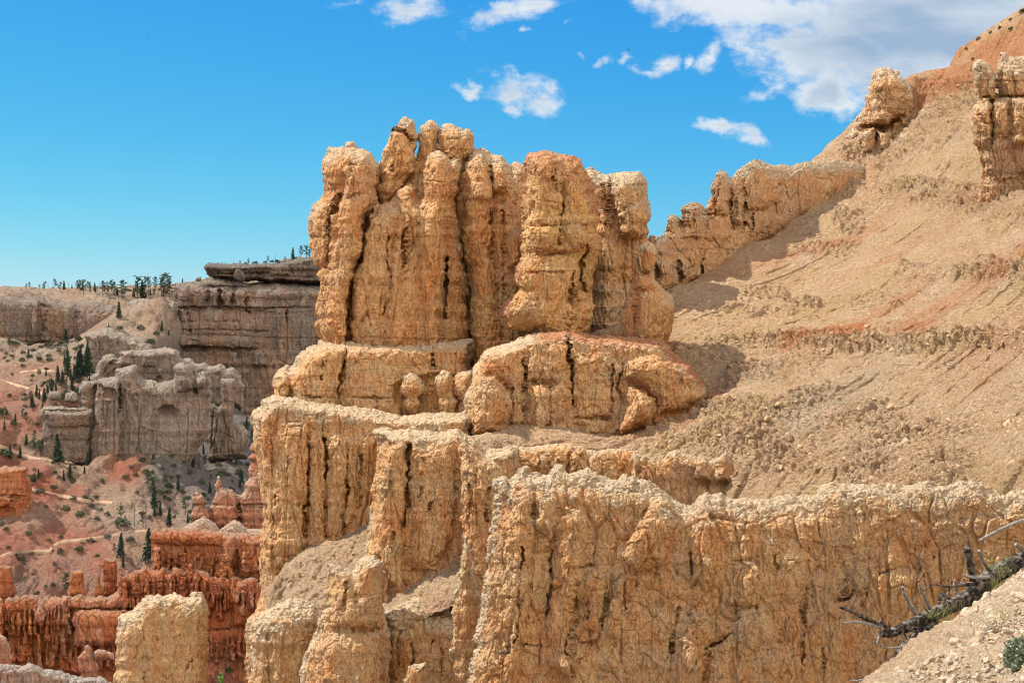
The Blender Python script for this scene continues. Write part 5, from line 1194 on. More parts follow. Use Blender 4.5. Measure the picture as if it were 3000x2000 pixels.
        o = rock('red_spire', mt, dd, [(pl, 0, 22, 20)], seed=sd, pad=10, edge_noise=2, step=2.4, prm=dict(far, cap=6, big=2, flute=3, lump=2, fs=22))
        tag(o, lab, 'rock spire', 'spires along the red wall')
    mk('hoodoo_row', m_pink, 560, c2((1250, 800), (1262, 480), (1268, 420), (1275, 320), (1287, 298), (1305, 330), (1330, 325), (1355, 380), (1350, 410), (1385, 400), (1398, 330), (1412, 300), (1422, 270), (1425, 225), (1437, 212), (1447, 235), (1448, 280), (1480, 290), (1540, 300), (1570, 320), (1600, 300), (1625, 250), (1640, 200), (1648, 60), (1660, -20), (1720, -40), (1800, -40), (1800, 800)), 50, 26,
       'pink hoodoo group with a slim knob, partly hidden by the near ridge', 'hoodoos', 351, rel=[('plate', c2((1290, 500), (1285, 340), (1340, 330), (1350, 500)), 14, 14), ('plate', c2((1400, 540), (1400, 400), (1560, 390), (1560, 540)), 16, 20), ('plate', c2((1570, 600), (1580, 360), (1640, 220), (1700, 200), (1720, 600)), 24, 24), ('crack', c2((1260, 405), (1720, 400)), 6, 14), ('crack', c2((1390, 400), (1390, 540)), 7, 18), ('crack', c2((1565, 320), (1570, 560)), 7, 18)], prm=dict(cap=10, strata=5, st=14))
    mk('scree_apron', m_pink, 530, c2((1130, 640), (1200, 560), (1340, 470), (1400, 520), (1440, 560), (1540, 505), (1620, 560), (1800, 560), (1800, 660)), 40, 30, 'pale scree apron below the pink hoodoo group', 'scree', 352, prm=dict(cap=40, flute=1, flute2=1, big=2))
    mk('grey_fin', m_grey, 330, c2((-60, 1700), (-50, 1440), (0, 1440), (60, 1445), (95, 1435), (150, 1455), (200, 1430), (250, 1440), (290, 1475), (380, 1480), (440, 1500), (520, 1530), (650, 1520), (740, 1560), (740, 1700)), 50, 26, 'pinkish-grey fluted fin along the bottom left corner', 'rock fin', 361, prm=dict(cap=26, lump=7, ls=14, flute=7, fs=28))


# ----------------------------------------------------------------------------------------------
# trees, shrubs, trails
# ----------------------------------------------------------------------------------------------
def plain_mat(name, A, B, scale, rough=.9, C3=None, bump=0.0):
    t = NT(name)
    t.b.inputs['Roughness'].default_value = rough
    tc = t.n('ShaderNodeTexCoord')
    n = t.noise(tc.outputs['Object'], scale, 4, .6)
    c = t.mix(t.rng(n, .35, .65), A, B)
    if C3: c = t.mix(t.rng(t.noise(tc.outputs['Object'], scale * 2.7, 4, .6), .52, .66), c, C3)
    oi = t.n('ShaderNodeObjectInfo')
    c = t.mix(1.0, c, t.rng(oi.outputs['Random'], 0, 1, .75, 1.25, False), 'MULTIPLY')
    return t.done(c, t.bump(n, bump) if bump else None)


def tube(path, radii, nseg=8, rough=.12, seed=0, cap=True, dens=4):
    """a limb: rings along a path with uneven radius"""
    p = np.asarray(path, float); r = np.asarray(radii, float)
    k = max(2, int(len(p) * dens))
    t = np.linspace(0, len(p) - 1, k); i = np.minimum(t.astype(int), len(p) - 2); f = (t - i)[:, None]
    pm = p[np.maximum(i - 1, 0)]; pp = p[np.minimum(i + 2, len(p) - 1)]
    c = .5 * ((2 * p[i]) + (-pm + p[i + 1]) * f + (2 * pm - 5 * p[i] + 4 * p[i + 1] - pp) * f ** 2 + (-pm + 3 * p[i] - 3 * p[i + 1] + pp) * f ** 3)
    rr = np.interp(t, np.arange(len(r)), r)
    rng = np.random.default_rng(seed)
    T = np.gradient(c, axis=0); T /= np.linalg.norm(T, axis=1)[:, None] + 1e-9
    ref = np.array([0, 0, 1.]) if abs(T[:, 2].mean()) < .8 else np.array([0, 1., 0])
    A = np.cross(T, ref); A /= np.linalg.norm(A, axis=1)[:, None] + 1e-9
    B = np.cross(T, A)
    th = np.linspace(0, 2 * np.pi, nseg, endpoint=False)
    lobes = 1 + rough * rng.normal(size=(1, nseg)) + rough * .6 * rng.normal(size=(k, nseg))
    R = rr[:, None] * lobes
    V = c[:, None] + R[..., None] * (np.cos(th)[None, :, None] * A[:, None] + np.sin(th)[None, :, None] * B[:, None])
    V = V.reshape(-1, 3)
    Q = []
    for a in range(k - 1):
        for b in range(nseg):
            Q.append((a * nseg + b, a * nseg + (b + 1) % nseg, (a + 1) * nseg + (b + 1) % nseg, (a + 1) * nseg + b))
    if cap:
        n = len(V)
        V = np.concatenate([V, c[:1] - T[:1] * rr[0] * .3, c[-1:] + T[-1:] * rr[-1] * .5])
        for b in range(nseg):
            Q.append((n, (b + 1) % nseg, b, n)); Q.append((n + 1, (k - 1) * nseg + b, (k - 1) * nseg + (b + 1) % nseg, n + 1))
    return V, Q


def join(parts):
    V, Q, o = [], [], 0
    for v, q in parts:
        V.append(np.asarray(v)); Q.append(np.asarray(q) + o); o += len(v)
    return np.concatenate(V), np.concatenate(Q)


def mesh_data(name, V, Q, mat, smooth_on=True):
    Q = np.asarray(Q)
    tri = Q[:, 0] == Q[:, 3]
    me = bpy.data.meshes.new(name)
    me.from_pydata([tuple(v) for v in V], [], [tuple(q[:3]) if t else tuple(q) for q, t in zip(Q.tolist(), tri)])
    me.materials.append(mat)
    if smooth_on: me.polygons.foreach_set('use_smooth', np.ones(len(me.polygons), bool))
    me.update()
    return me


def leaves(centres, sizes, rng, flat=.5):
    """small ragged leaf faces around given points"""
    n = len(centres)
    a = rng.normal(size=(n, 3)); a[:, 2] *= flat; a /= np.linalg.norm(a, axis=1)[:, None] + 1e-9
    b = rng.normal(size=(n, 3)); b -= (b * a).sum(1)[:, None] * a; b /= np.linalg.norm(b, axis=1)[:, None] + 1e-9
    s = np.asarray(sizes)[:, None]
    V = np.stack([centres - a * s, centres - b * s * .55, centres + a * s, centres + b * s * .55], 1).reshape(-1, 3)
    Q = np.arange(n * 4).reshape(-1, 4)
    return V, Q


def make_conifer(kind, seed):
    """returns (trunk mesh arrays, crown mesh arrays) for a tree one unit tall"""
    rng = np.random.default_rng(seed)
    lean = rng.normal(size=2) * .02
    trunk = tube([(0, 0, -.03), (lean[0] * .5, lean[1] * .5, .5), (lean[0], lean[1], .97)], [.020, .014, .004], 6, .1, seed)
    cs, sz, limbs = [], [], []
    if kind == 'spruce':
        for i in range(46):
            z = .10 + .88 * (i / 45) ** .9
            r = .155 * (1 - z) ** .8 * rng.uniform(.55, 1.15) + .012
            for k in range(6):
                an = rng.uniform(0, 6.28)
                for q in (1.0, .7, .4):
                    cs.append((r * q * math.cos(an) + lean[0] * z, r * q * math.sin(an) + lean[1] * z, z - .05 * q * (1 - z) + rng.normal() * .008)); sz.append(.024 + .022 * (1 - z) * rng.uniform(.6, 1.3))
    elif kind == 'pine':
        z0 = rng.uniform(.22, .42)
        for i in range(22):
            z = z0 + (1 - z0) * (i + .5) / 22
            u = (z - z0) / (1 - z0)
            L = .21 * (math.sin(min(1, u * 1.25 + .18) * 2.6) * .75 + .22) * rng.uniform(.45, 1.25)
            an = rng.uniform(0, 6.28); up = .05 - .06 * (1 - u)
            e = np.array([L * math.cos(an), L * math.sin(an), z + up])
            limbs.append(tube([(lean[0] * z, lean[1] * z, z - .01), tuple(e * (.5, .5, .5) + np.array([0, 0, (z - .01) * .5])), tuple(e)], [.006, .004, .002], 4, .1, seed + i, False))
            for q in range(26):
                w = rng.uniform(.35, 1.1)
                cs.append((e[0] * w + rng.normal() * .022, e[1] * w + rng.normal() * .022, z + up * w + abs(rng.normal()) * .022)); sz.append(rng.uniform(.018, .036))
        for q in range(40):
            cs.append((lean[0] + rng.normal() * .03, lean[1] + rng.normal() * .03, rng.uniform(.9, 1.0))); sz.append(rng.uniform(.015, .03))
    elif kind == 'snag':
        for i in range(14):
            z = rng.uniform(.3, .92); L = .16 * (1.05 - z) + .03; an = rng.uniform(0, 6.28)
            limbs.append(tube([(0, 0, z), (L * .5 * math.cos(an), L * .5 * math.sin(an), z + .01), (L * math.cos(an), L * math.sin(an), z + .05)], [.007, .005, .002], 4, .1, seed + i, False))
        for q in range(26):
            z = rng.uniform(.3, .8); an = rng.uniform(0, 6.28); L = .12 * (1.05 - z)
            cs.append((L * math.cos(an), L * math.sin(an), z)); sz.append(.014)
    else:  # shrub
        trunk = tube([(0, 0, -.1), (.02, .01, .2), (.03, .02, .5)], [.05, .04, .02], 5, .1, seed)
        for q in range(230):
            v = rng.normal(size=3); v /= np.linalg.norm(v); v[2] = abs(v[2])
            lump = 1 + .3 * math.sin(v[0] * 5 + seed) * math.cos(v[1] * 4 - seed)
            w = rng.uniform(.5, 1) ** .5 * lump
            cs.append((v[0] * .55 * w, v[1] * .55 * w, .08 + v[2] * .78 * w)); sz.append(rng.uniform(.07, .15))
    return join([trunk] + limbs) if limbs else trunk, leaves(np.array(cs), sz, rng, .6)


ORD = ['first', 'second', 'third', 'fourth', 'fifth', 'sixth', 'seventh', 'eighth', 'ninth', 'tenth', 'eleventh', 'twelfth', 'thirteenth', 'fourteenth', 'fifteenth', 'sixteenth', 'seventeenth', 'eighteenth', 'nineteenth']
TENS = {2: ('twenty', 'twentieth'), 3: ('thirty', 'thirtieth'), 4: ('forty', 'fortieth'), 5: ('fifty', 'fiftieth'), 6: ('sixty', 'sixtieth'), 7: ('seventy', 'seventieth'), 8: ('eighty', 'eightieth'), 9: ('ninety', 'ninetieth')}


def ordinal(i):
    if i <= 19: return ORD[i - 1]
    return TENS[i // 10][1] if i % 10 == 0 else TENS[i // 10][0] + '-' + ORD[i % 10 - 1]


def build_plants():
    bark = plain_mat('bark', (.10, .075, .055), (.05, .04, .03), 6)
    grey = plain_mat('dead_wood', (.20, .18, .16), (.10, .09, .08), 6)
    needle = plain_mat('pine_needles', (.028, .042, .020), (.050, .066, .026), 9, .8)
    spruce = plain_mat('spruce_needles', (.018, .034, .022), (.034, .052, .030), 9, .8)
    leafm = plain_mat('scrub_leaves', (.040, .052, .026), (.070, .080, .040), 5, .8)
    bright = plain_mat('fresh_needles', (.07, .13, .025), (.11, .19, .035), 9, .7)
    protos = {}
    for kind, n in (('pine', 5), ('spruce', 4), ('snag', 2), ('shrub', 4)):
        for j in range(n):
            t, c = make_conifer(kind, 100 + 13 * j + len(kind))
            protos[kind, j] = (mesh_data('trunk', *t, grey if kind == 'snag' else bark), mesh_data('crown', *c, {'pine': needle, 'spruce': spruce, 'snag': grey, 'shrub': leafm}[kind], False))
    freshc = protos['spruce', 1][1].copy(); freshc.materials[0] = bright
    rng = random.Random(5)
    LISTS = []
    def add(zone, group, items):          # items: (px, base row, top row, kind, depth or None)
        items = sorted(items, key=lambda q: q[0])
        cnt = {}
        for q in items: cnt[q[3]] = cnt.get(q[3], 0) + 1
        seen = {}
        for px, pb, pt, kind, dep in items:
            seen[kind] = seen.get(kind, 0) + 1
            LISTS.append((zone, group, px, pb, pt, kind, dep, seen[kind], cnt[kind]))
    # skyline pines on the far plateau
    a = [(345, 660, 590, 'pine'), (387, 655, 568, 'pine'), (455, 660, 636, 'shrub'), (487, 655, 628, 'spruce'), (520, 657, 597, 'pine'), (570, 655, 625, 'shrub'), (640, 655, 577, 'snag'), (690, 658, 622, 'shrub'), (720, 658, 530, 'pine'), (762, 660, 590, 'spruce'), (795, 655, 568, 'pine'), (840, 670, 540, 'spruce'), (898, 660, 550, 'snag'), (945, 665, 592, 'spruce'), (1018, 660, 636, 'shrub'), (1050, 655, 545, 'pine'),
         (1095, 725, 540, 'pine'), (1145, 660, 558, 'pine'), (1240, 690, 570, 'spruce'), (1275, 690, 620, 'pine'), (1300, 745, 568, 'snag'), (1350, 735, 558, 'pine'), (1410, 720, 570, 'pine'), (1462, 700, 545, 'pine'), (1498, 745, 570, 'pine'), (1560, 775, 610, 'snag'), (1605, 815, 552, 'pine'), (1665, 795, 665, 'snag'), (1720, 680, 560, 'snag'), (1755, 760, 630, 'spruce'), (1810, 800, 500, 'pine'), (1870, 790, 540, 'spruce'), (1895, 700, 600, 'pine'), (1905, 680, 500, 'pine'), (1950, 680, 500, 'pine'), (1975, 750, 650, 'spruce'),
         (2040, 690, 503, 'pine'), (2075, 770, 650, 'snag'), (2120, 790, 520, 'pine'), (2155, 740, 458, 'pine'), (2200, 800, 478, 'pine'), (2225, 840, 560, 'pine'), (1700, 690, 650, 'shrub'), (1830, 690, 640, 'shrub'), (1410, 690, 650, 'shrub'), (2010, 800, 690, 'snag'), (1190, 700, 640, 'spruce'), (1530, 720, 640, 'spruce'), (1640, 740, 640, 'pine'), (1780, 720, 600, 'pine'), (2100, 830, 740, 'snag'), (75, 715, 690, 'shrub'), (165, 690, 672, 'shrub'), (282, 675, 655, 'shrub')]
    rx = random.Random(31)
    for q in range(34):
        x = rx.choice((rx.uniform(300, 2260), rx.uniform(1000, 2260), rx.uniform(1500, 2260))); b = 668 + max(0, x - 1000) * .06 + rx.uniform(0, 50 if x > 1200 else 10)
        a.append((x, b, b - rx.uniform(45, 125), rx.choice(('pine', 'pine', 'spruce', 'snag', 'pine'))))
    add('on the far plateau skyline', 'trees along the far plateau skyline', [(x / 4.48, 700 + b / 4.48, 700 + t / 4.48, k, 'top') for x, b, t, k in a])
    a = [(600, 348, 303, 'shrub'), (1000, 350, 288, 'pine'), (1075, 345, 300, 'shrub'), (1110, 342, 262, 'pine'), (1200, 335, 280, 'shrub'), (1330, 318, 280, 'shrub'), (1365, 318, 228, 'pine'), (1420, 312, 270, 'shrub'), (1460, 312, 180, 'snag'), (1490, 310, 265, 'shrub'), (1590, 298, 228, 'pine'), (1695, 292, 110, 'spruce'), (1720, 290, 225, 'shrub'), (1800, 262, 98, 'pine'), (1870, 258, 90, 'pine'), (1915, 262, 140, 'pine')]
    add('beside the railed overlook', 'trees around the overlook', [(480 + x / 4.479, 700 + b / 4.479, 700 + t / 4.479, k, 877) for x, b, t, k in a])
    add('under the overlook slab', 'trees on the bench', [(480 + x / 4.479, 700 + b / 4.479, 700 + t / 4.479, k, 864) for x, b, t, k in [(245, 575, 510, 'spruce'), (150, 615, 580, 'spruce'), (545, 560, 520, 'shrub'), (640, 590, 560, 'shrub')]])
    c1f = lambda lst: [(x / 2.4126, 700 + b / 2.4126, 700 + t / 2.4126, k, None) for x, b, t, k in lst]
    add('around the tan spur', 'trees around the tan spur', c1f([(838, 560, 440, 'spruce'), (768, 665, 612, 'spruce'), (1150, 655, 575, 'spruce'), (1105, 680, 645, 'shrub'), (842, 655, 625, 'shrub'), (980, 640, 600, 'shrub'), (1200, 690, 645, 'spruce'), (1060, 760, 720, 'shrub'), (697, 570, 545, 'shrub')]))
    add('in the spur valley', 'spruces in the side valley', c1f([(605, 960, 735, 'spruce'), (590, 975, 760, 'spruce'), (570, 985, 775, 'spruce'), (552, 1000, 800, 'spruce'), (480, 965, 775, 'spruce'), (450, 835, 715, 'snag'), (405, 1025, 895, 'spruce'), (430, 1045, 930, 'spruce'), (250, 1120, 1030, 'spruce'), (312, 980, 925, 'spruce'), (210, 1200, 1090, 'spruce'), (155, 1150, 1060, 'snag'), (485, 1070, 965, 'spruce'), (365, 1085, 990, 'spruce'), (340, 1100, 1040, 'spruce'), (515, 1090, 1040, 'shrub'), (425, 1150, 1060, 'snag'),
                                                                                       (525, 1000, 880, 'spruce'), (500, 1010, 930, 'spruce'), (540, 990, 850, 'spruce'), (390, 1075, 1010, 'spruce'), (350, 1050, 985, 'shrub')]))
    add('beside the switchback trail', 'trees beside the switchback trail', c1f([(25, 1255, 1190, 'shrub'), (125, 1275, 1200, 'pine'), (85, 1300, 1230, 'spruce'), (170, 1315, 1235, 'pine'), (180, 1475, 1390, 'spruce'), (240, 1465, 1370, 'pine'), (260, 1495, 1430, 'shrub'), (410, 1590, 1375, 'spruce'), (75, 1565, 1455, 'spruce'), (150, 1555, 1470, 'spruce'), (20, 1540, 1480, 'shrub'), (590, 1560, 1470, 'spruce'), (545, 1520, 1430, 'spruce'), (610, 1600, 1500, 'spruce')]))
    c2f = lambda lst: [(x / 2.24, 1300 + b / 2.24, 1300 + t / 2.24, k, None) for x, b, t, k in lst]
    add('on the shaded scree', 'trees on the shaded scree', c2f([(1570, 100, -10, 'spruce'), (1510, 80, 5, 'spruce'), (1440, 60, 10, 'spruce'), (1285, 140, 60, 'spruce'), (1340, 70, 0, 'spruce'), (970, 300, 210, 'pine'), (1010, 430, 275, 'spruce'), (1050, 475, 385, 'spruce'), (880, 545, 385, 'snag'), (955, 560, 350, 'snag'), (1110, 548, 415, 'spruce'), (1215, 465, 350, 'pine'), (1235, 525, 455, 'spruce'), (790, 500, 410, 'pine'), (940, 545, 450, 'pine'), (800, 540, 470, 'shrub'), (1375, 330, 250, 'spruce'), (1570, 290, 230, 'spruce')]))
    add('on the lower red slope', 'trees on the red slope', c2f([(790, 745, 585, 'spruce'), (750, 730, 660, 'pine'), (905, 700, 575, 'snag'), (965, 780, 555, 'spruce'), (935, 790, 680, 'pine'), (720, 650, 600, 'pine'), (150, 825, 735, 'pine'), (430, 990, 850, 'pine'), (165, 935, 875, 'pine'), (222, 940, 890, 'pine'), (810, 820, 740, 'spruce'), (255, 235, 168, 'spruce'), (215, 240, 190, 'shrub')]))
    add('at the foot of the red wall', 'plants at the foot of the red wall', c2f([(1450, 1445, 1385, 'shrub'), (1555, 1440, 1345, 'spruce'), (1500, 1500, 1460, 'shrub')]))
    # low scrub dots
    scr = []
    sc = [(60, 985, 1), (95, 1030, 1), (40, 1015, 1), (150, 1012, 1), (190, 1005, 1), (230, 1000, 1), (85, 1048, 1), (120, 1020, 1), (300, 1000, .8), (20, 1060, .8), (60, 1075, .8), (110, 1090, .8), (30, 1100, .7), (130, 1085, .9), (80, 1160, .9), (25, 1165, .8), (150, 1230, .8), (60, 1215, .6), (110, 1245, .8), (200, 1245, .8), (40, 1390, .9), (120, 1395, 1), (170, 1400, .9)]
    add('below the rim cliff', 'scrub below the rim cliff', [(x, y, y - 11 * s_, 'shrub', None) for x, y, s_ in sc])
    rr = random.Random(11)
    sc = [(280, 20), (300, 40), (480, 80), (440, 90), (660, 250), (610, 420), (670, 440), (640, 500), (700, 470), (480, 370), (300, 420), (390, 620), (310, 640), (270, 320), (580, 640), (500, 700), (510, 710), (860, 640), (385, 710), (385, 725), (195, 730), (110, 740), (120, 765), (355, 790), (365, 800), (640, 740), (300, 940), (350, 945), (60, 690), (10, 530), (185, 600), (240, 990), (40, 570), (560, 360), (600, 380), (630, 360), (420, 440), (520, 480), (350, 300), (700, 620)]
    add('on the lower red slope', 'trees on the red slope', [(x / 2.24, 1300 + y / 2.24, 1300 + y / 2.24 - rr.uniform(8, 16), 'shrub', None) for x, y in sc])
    sc = [(890, 215), (1000, 140), (1135, 155), (860, 160), (930, 120), (1060, 180), (950, 200), (1080, 250), (1000, 240), (1120, 90), (1200, 130), (1180, 220), (1260, 200), (820, 230), (1050, 330), (1130, 300), (900, 330), (1210, 330), (1440, 150), (1480, 200), (1520, 250), (1410, 110), (1560, 200), (1600, 150), (930, 460), (980, 490), (1320, 260), (1500, 120)]
    add('on the shaded scree', 'trees on the shaded scree', [(x / 2.24, 1300 + y / 2.24, 1300 + y / 2.24 - rr.uniform(9, 17), 'shrub', None) for x, y in sc])
    sc = [(1970, 700), (2060, 640), (2110, 650), (2190, 620), (1960, 760), (1890, 900), (1800, 960), (1830, 1010), (1750, 1020), (1860, 1060), (1780, 1090), (1700, 1050), (1900, 820), (2000, 800), (2050, 760), (2140, 770), (1740, 930), (1820, 1100), (1650, 1100), (1940, 1000)]
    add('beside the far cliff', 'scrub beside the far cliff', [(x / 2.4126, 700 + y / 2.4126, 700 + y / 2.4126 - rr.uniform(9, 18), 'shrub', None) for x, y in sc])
    rz = random.Random(77)
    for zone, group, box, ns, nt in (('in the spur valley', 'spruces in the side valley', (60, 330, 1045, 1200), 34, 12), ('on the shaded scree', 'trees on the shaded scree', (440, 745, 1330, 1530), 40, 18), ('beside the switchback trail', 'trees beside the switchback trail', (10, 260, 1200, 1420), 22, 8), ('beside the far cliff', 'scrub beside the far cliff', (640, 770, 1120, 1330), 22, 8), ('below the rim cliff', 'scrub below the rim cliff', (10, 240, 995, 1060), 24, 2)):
        for q in range(ns + nt):
            px, pb = rz.uniform(box[0], box[1]), rz.uniform(box[2], box[3])
            kind = 'shrub' if q < ns else ('spruce' if q % 3 else 'pine')
            LISTS.append((zone, group, px, pb, pb - (rz.uniform(7, 14) if q < ns else rz.uniform(22, 46)), kind, None, 0, 0))
    placed = []
    for zone, group, px, pb, pt, kind, dep, i, tot in LISTS:
        if dep == 'top':
            d = FF.hit(px, pb, 921, 1090) or 955.0
            X = (px - 1500) / FPX * d
            p = np.array([X, d, FF.z(np.array([X]), np.array([d]))[0]])
            h = p[2] * 0 + (HOR - pt) / FPX * d - p[2]
        elif dep:
            p = P(px, pb, dep); h = (pb - pt) / FPX * dep
        else:
            p = on_ground('canyon', px, pb)
            if p is None: continue
            h = (pb - pt) / FPX * p[1]
        h = max(h, .8)
        var = rng.randrange({'pine': 5, 'spruce': 4, 'snag': 2, 'shrub': 4}[kind])
        tr, cr_ = protos[kind, var]
        nm = {'pine': 'pine_tree', 'spruce': 'spruce_tree', 'snag': 'dead_tree', 'shrub': 'shrub'}[kind]
        o = empty(nm, (float(p[0]), float(p[1]), float(p[2])))
        sc_ = {'pine': 1.12, 'spruce': 1.0, 'snag': 1.0, 'shrub': 1.15}[kind]
        wd = rng.uniform(1.0, 1.35) if kind == 'pine' else rng.uniform(.95, 1.3) if kind == 'spruce' else rng.uniform(1.0, 1.5) if kind == 'shrub' else 1
        o.scale = (h * sc_ * wd, h * sc_ * wd, h)
        o.rotation_euler = (0, 0, rng.uniform(0, 6.28))
        for part, me in (('trunk', tr), ('crown', cr_)):
            c = bpy.data.objects.new(part, me); COL.objects.link(c); c.parent = o
        placed.append((zone, kind, px, o, group))
    for zone, kind, px, o, group in placed:
        same = sorted(q[2] for q in placed if q[0] == zone and q[1] == kind)
        what = {'pine': 'dark pine tree', 'spruce': 'narrow dark spruce tree', 'snag': 'bare thin dead tree', 'shrub': 'low dark shrub'}[kind]
        many = {'pine': 'pine', 'spruce': 'spruce', 'snag': 'snag', 'shrub': 'shrub'}[kind]
        lab = f"{what} {zone}" + (f", {ordinal(same.index(px) + 1)} {many} from the left" if len(same) > 1 else '')
        tag(o, lab, 'shrub' if kind == 'shrub' else 'tree', group)
    n = len(placed)
    # a fresh green crown rising past the bottom edge
    p = P(648, 2230, 378)
    o = empty('spruce_tree', tuple(p)); h = (2230 - 1972) / FPX * 378
    o.scale = (h * .9, h * .9, h)
    for part, me in (('trunk', protos['spruce', 1][0]), ('crown', freshc)):
        c = bpy.data.objects.new(part, me); COL.objects.link(c); c.parent = o
    tag(o, 'bright green treetop poking up at the bottom edge, right of the lone fin', 'tree')
    # scrub on the near hillside's skyline
    it = [(2868, 118, 12), (2905, 100, 9), (2930, 84, 10), (2990, 40, 16), (2960, 62, 10), (2958, 90, 12), (2835, 146, 8), (2755, 195, 7), (2845, 210, 11), (2850, 176, 10)]
    for i, (px, pb, hh) in enumerate(it):
        p = on_ground('hill', px, pb)
        if p is None: continue
        o = empty('shrub', (float(p[0]), float(p[1]), float(p[2]) - .05)); h = hh / FPX * p[1]
        o.scale = (h * 1.2, h * 1.2, h); o.rotation_euler = (0, 0, i)
        for part, me in (('trunk', protos['shrub', i % 4][0]), ('crown', protos['shrub', i % 4][1])):
            c = bpy.data.objects.new(part, me); COL.objects.link(c); c.parent = o
        tag(o, f'tiny scrubby bush on the top of the near hillside, {ordinal(sorted(q[0] for q in it).index(px) + 1)} from the left', 'shrub', 'bushes on the near hillside')
    print('plants', n, time.time() - T0, flush=True)


def build_trails():
    m = plain_mat('trail_dust', (.37, .24, .15), (.33, .205, .125), .3)
    runs = [('trail', [(0, 1112), (50, 1126), (100, 1140), (134, 1155)], 5), ('trail', [(-20, 1296), (40, 1317), (70, 1331), (100, 1340), (155, 1348)], 6), ('trail', [(190, 1349), (225, 1350), (262, 1351)], 5),
            ('trail', [(90, 1430), (150, 1443), (200, 1453), (260, 1464), (332, 1470)], 5), ('trail', [(2, 1626), (30, 1617), (60, 1613), (130, 1611), (155, 1609), (146, 1601), (160, 1592), (185, 1583), (240, 1577), (320, 1569), (360, 1559), (445, 1550)], 6), ('trail', [(60, 1088), (105, 1084), (160, 1085)], 2.5)]
    for nm, pts, w in runs:
        pts = np.array(pts, float)
        L = np.concatenate([[0], np.cumsum(np.hypot(*np.diff(pts, axis=0).T))])
        s = np.arange(0, L[-1], 4.0)
        qx = np.interp(s, L, pts[:, 0]); qy = np.interp(s, L, pts[:, 1])
        up, dn = [], []
        for x, y in zip(qx, qy):
            a = on_ground('canyon', x, y)
            if a is None: continue
            up.append(a)
        up = np.array(up)
        ds = up[:, 1].copy()                       # one smooth line along the slope
        for _ in range(2): ds[1:-1] = (ds[:-2] + ds[1:-1] + ds[2:]) / 3
        C_ = np.stack([(qx[:len(up)] - 1500) / FPX * ds, ds, (HOR - qy[:len(up)]) / FPX * ds], 1)
        wd = .55 * w / FPX * ds
        C_ = C_ * (1 - 2.2 / ds)[:, None]
        A = C_ + np.stack([0 * ds, 1.1 * wd, .42 * wd], 1); B = C_ + np.stack([0 * ds, -1.1 * wd, -.5 * wd], 1)
        Cc = C_ + np.stack([0 * ds, -1.5 * wd, -1.6 * wd - .5], 1)
        V = np.concatenate([A, B, Cc]); n = len(up)
        F = [(i, i + 1, n + i + 1, n + i) for i in range(n - 1)] + [(n + i, n + i + 1, 2 * n + i + 1, 2 * n + i) for i in range(n - 1)]
        o = mesh_obj(nm, V, F, m)
        tag(o, kind='structure')


# ----------------------------------------------------------------------------------------------
# people and railing on the overlook, birds
# ----------------------------------------------------------------------------------------------
def person_mesh(pose, mats):
    """one continuous body from blended limbs; pose = (stride, arm lift, turn)"""
    st, arm, lean = pose
    segs = [((0, 0, .95), (0, lean, 1.42), .135, .15), ((0, lean, 1.42), (0, lean, 1.52), .055, .055), ((0, lean * 1.2, 1.60), (0, lean * 1.2 - .01, 1.66), .095, .10)]
    for s in (-1, 1):
        segs += [((s * .09, 0, .95), (s * .10, s * st * .5 - .02, .50), .085, .06), ((s * .10, s * st * .5 - .02, .50), (s * .10, s * st, .07), .058, .042), ((s * .10, s * st, .05), (s * .11, s * st - .17, .035), .042, .035),
                 ((s * .17, lean, 1.40), (s * .23, lean - arm * .12, 1.13), .055, .042), ((s * .23, lean - arm * .12, 1.13), (s * .20, lean - .06 - arm * .38, .90 + arm * .22), .040, .032), ((s * .20, lean - .06 - arm * .38, .90 + arm * .22), (s * .19, lean - .08 - arm * .46, .83 + arm * .24), .034, .026)]
    g = .035
    X, Y, Z = np.meshgrid(np.arange(-.42, .43, g), np.arange(-.7, .5, g), np.arange(-.06, 1.86, g), indexing='ij')
    f = np.full(X.shape, 1.0)
    for a, b, r0, r1 in segs:
        a, b = np.array(a), np.array(b); e = b - a
        t = np.clip(((X - a[0]) * e[0] + (Y - a[1]) * e[1] + (Z - a[2]) * e[2]) / (e @ e), 0, 1)
        d = np.sqrt((X - a[0] - t * e[0]) ** 2 + (Y - a[1] - t * e[1]) ** 2 + (Z - a[2] - t * e[2]) ** 2) - (r0 + (r1 - r0) * t)
        k = .03
        h = np.clip(.5 + .5 * (f - d) / k, 0, 1)
        f = f * (1 - h) + d * h - k * h * (1 - h)
    V, Q = nets(f)
    V = V * g + np.array([-.42, -.7, -.06])
    V = smooth(V, Q, 1)
    me = mesh_data('person', V, Q, mats[0])
    for m in mats[1:]: me.materials.append(m)
    c = V[Q].mean(1)
    idx = np.where(c[:, 2] > 1.72, 3, np.where(c[:, 2] > 1.50, 2, np.where(c[:, 2] > .93, 0, 1)))
    idx = np.where((np.abs(c[:, 0]) > .15) & (c[:, 2] < 1.0) & (c[:, 2] > .7), 2, idx)
    me.polygons.foreach_set('material_index', idx.astype(np.int32))
    return me


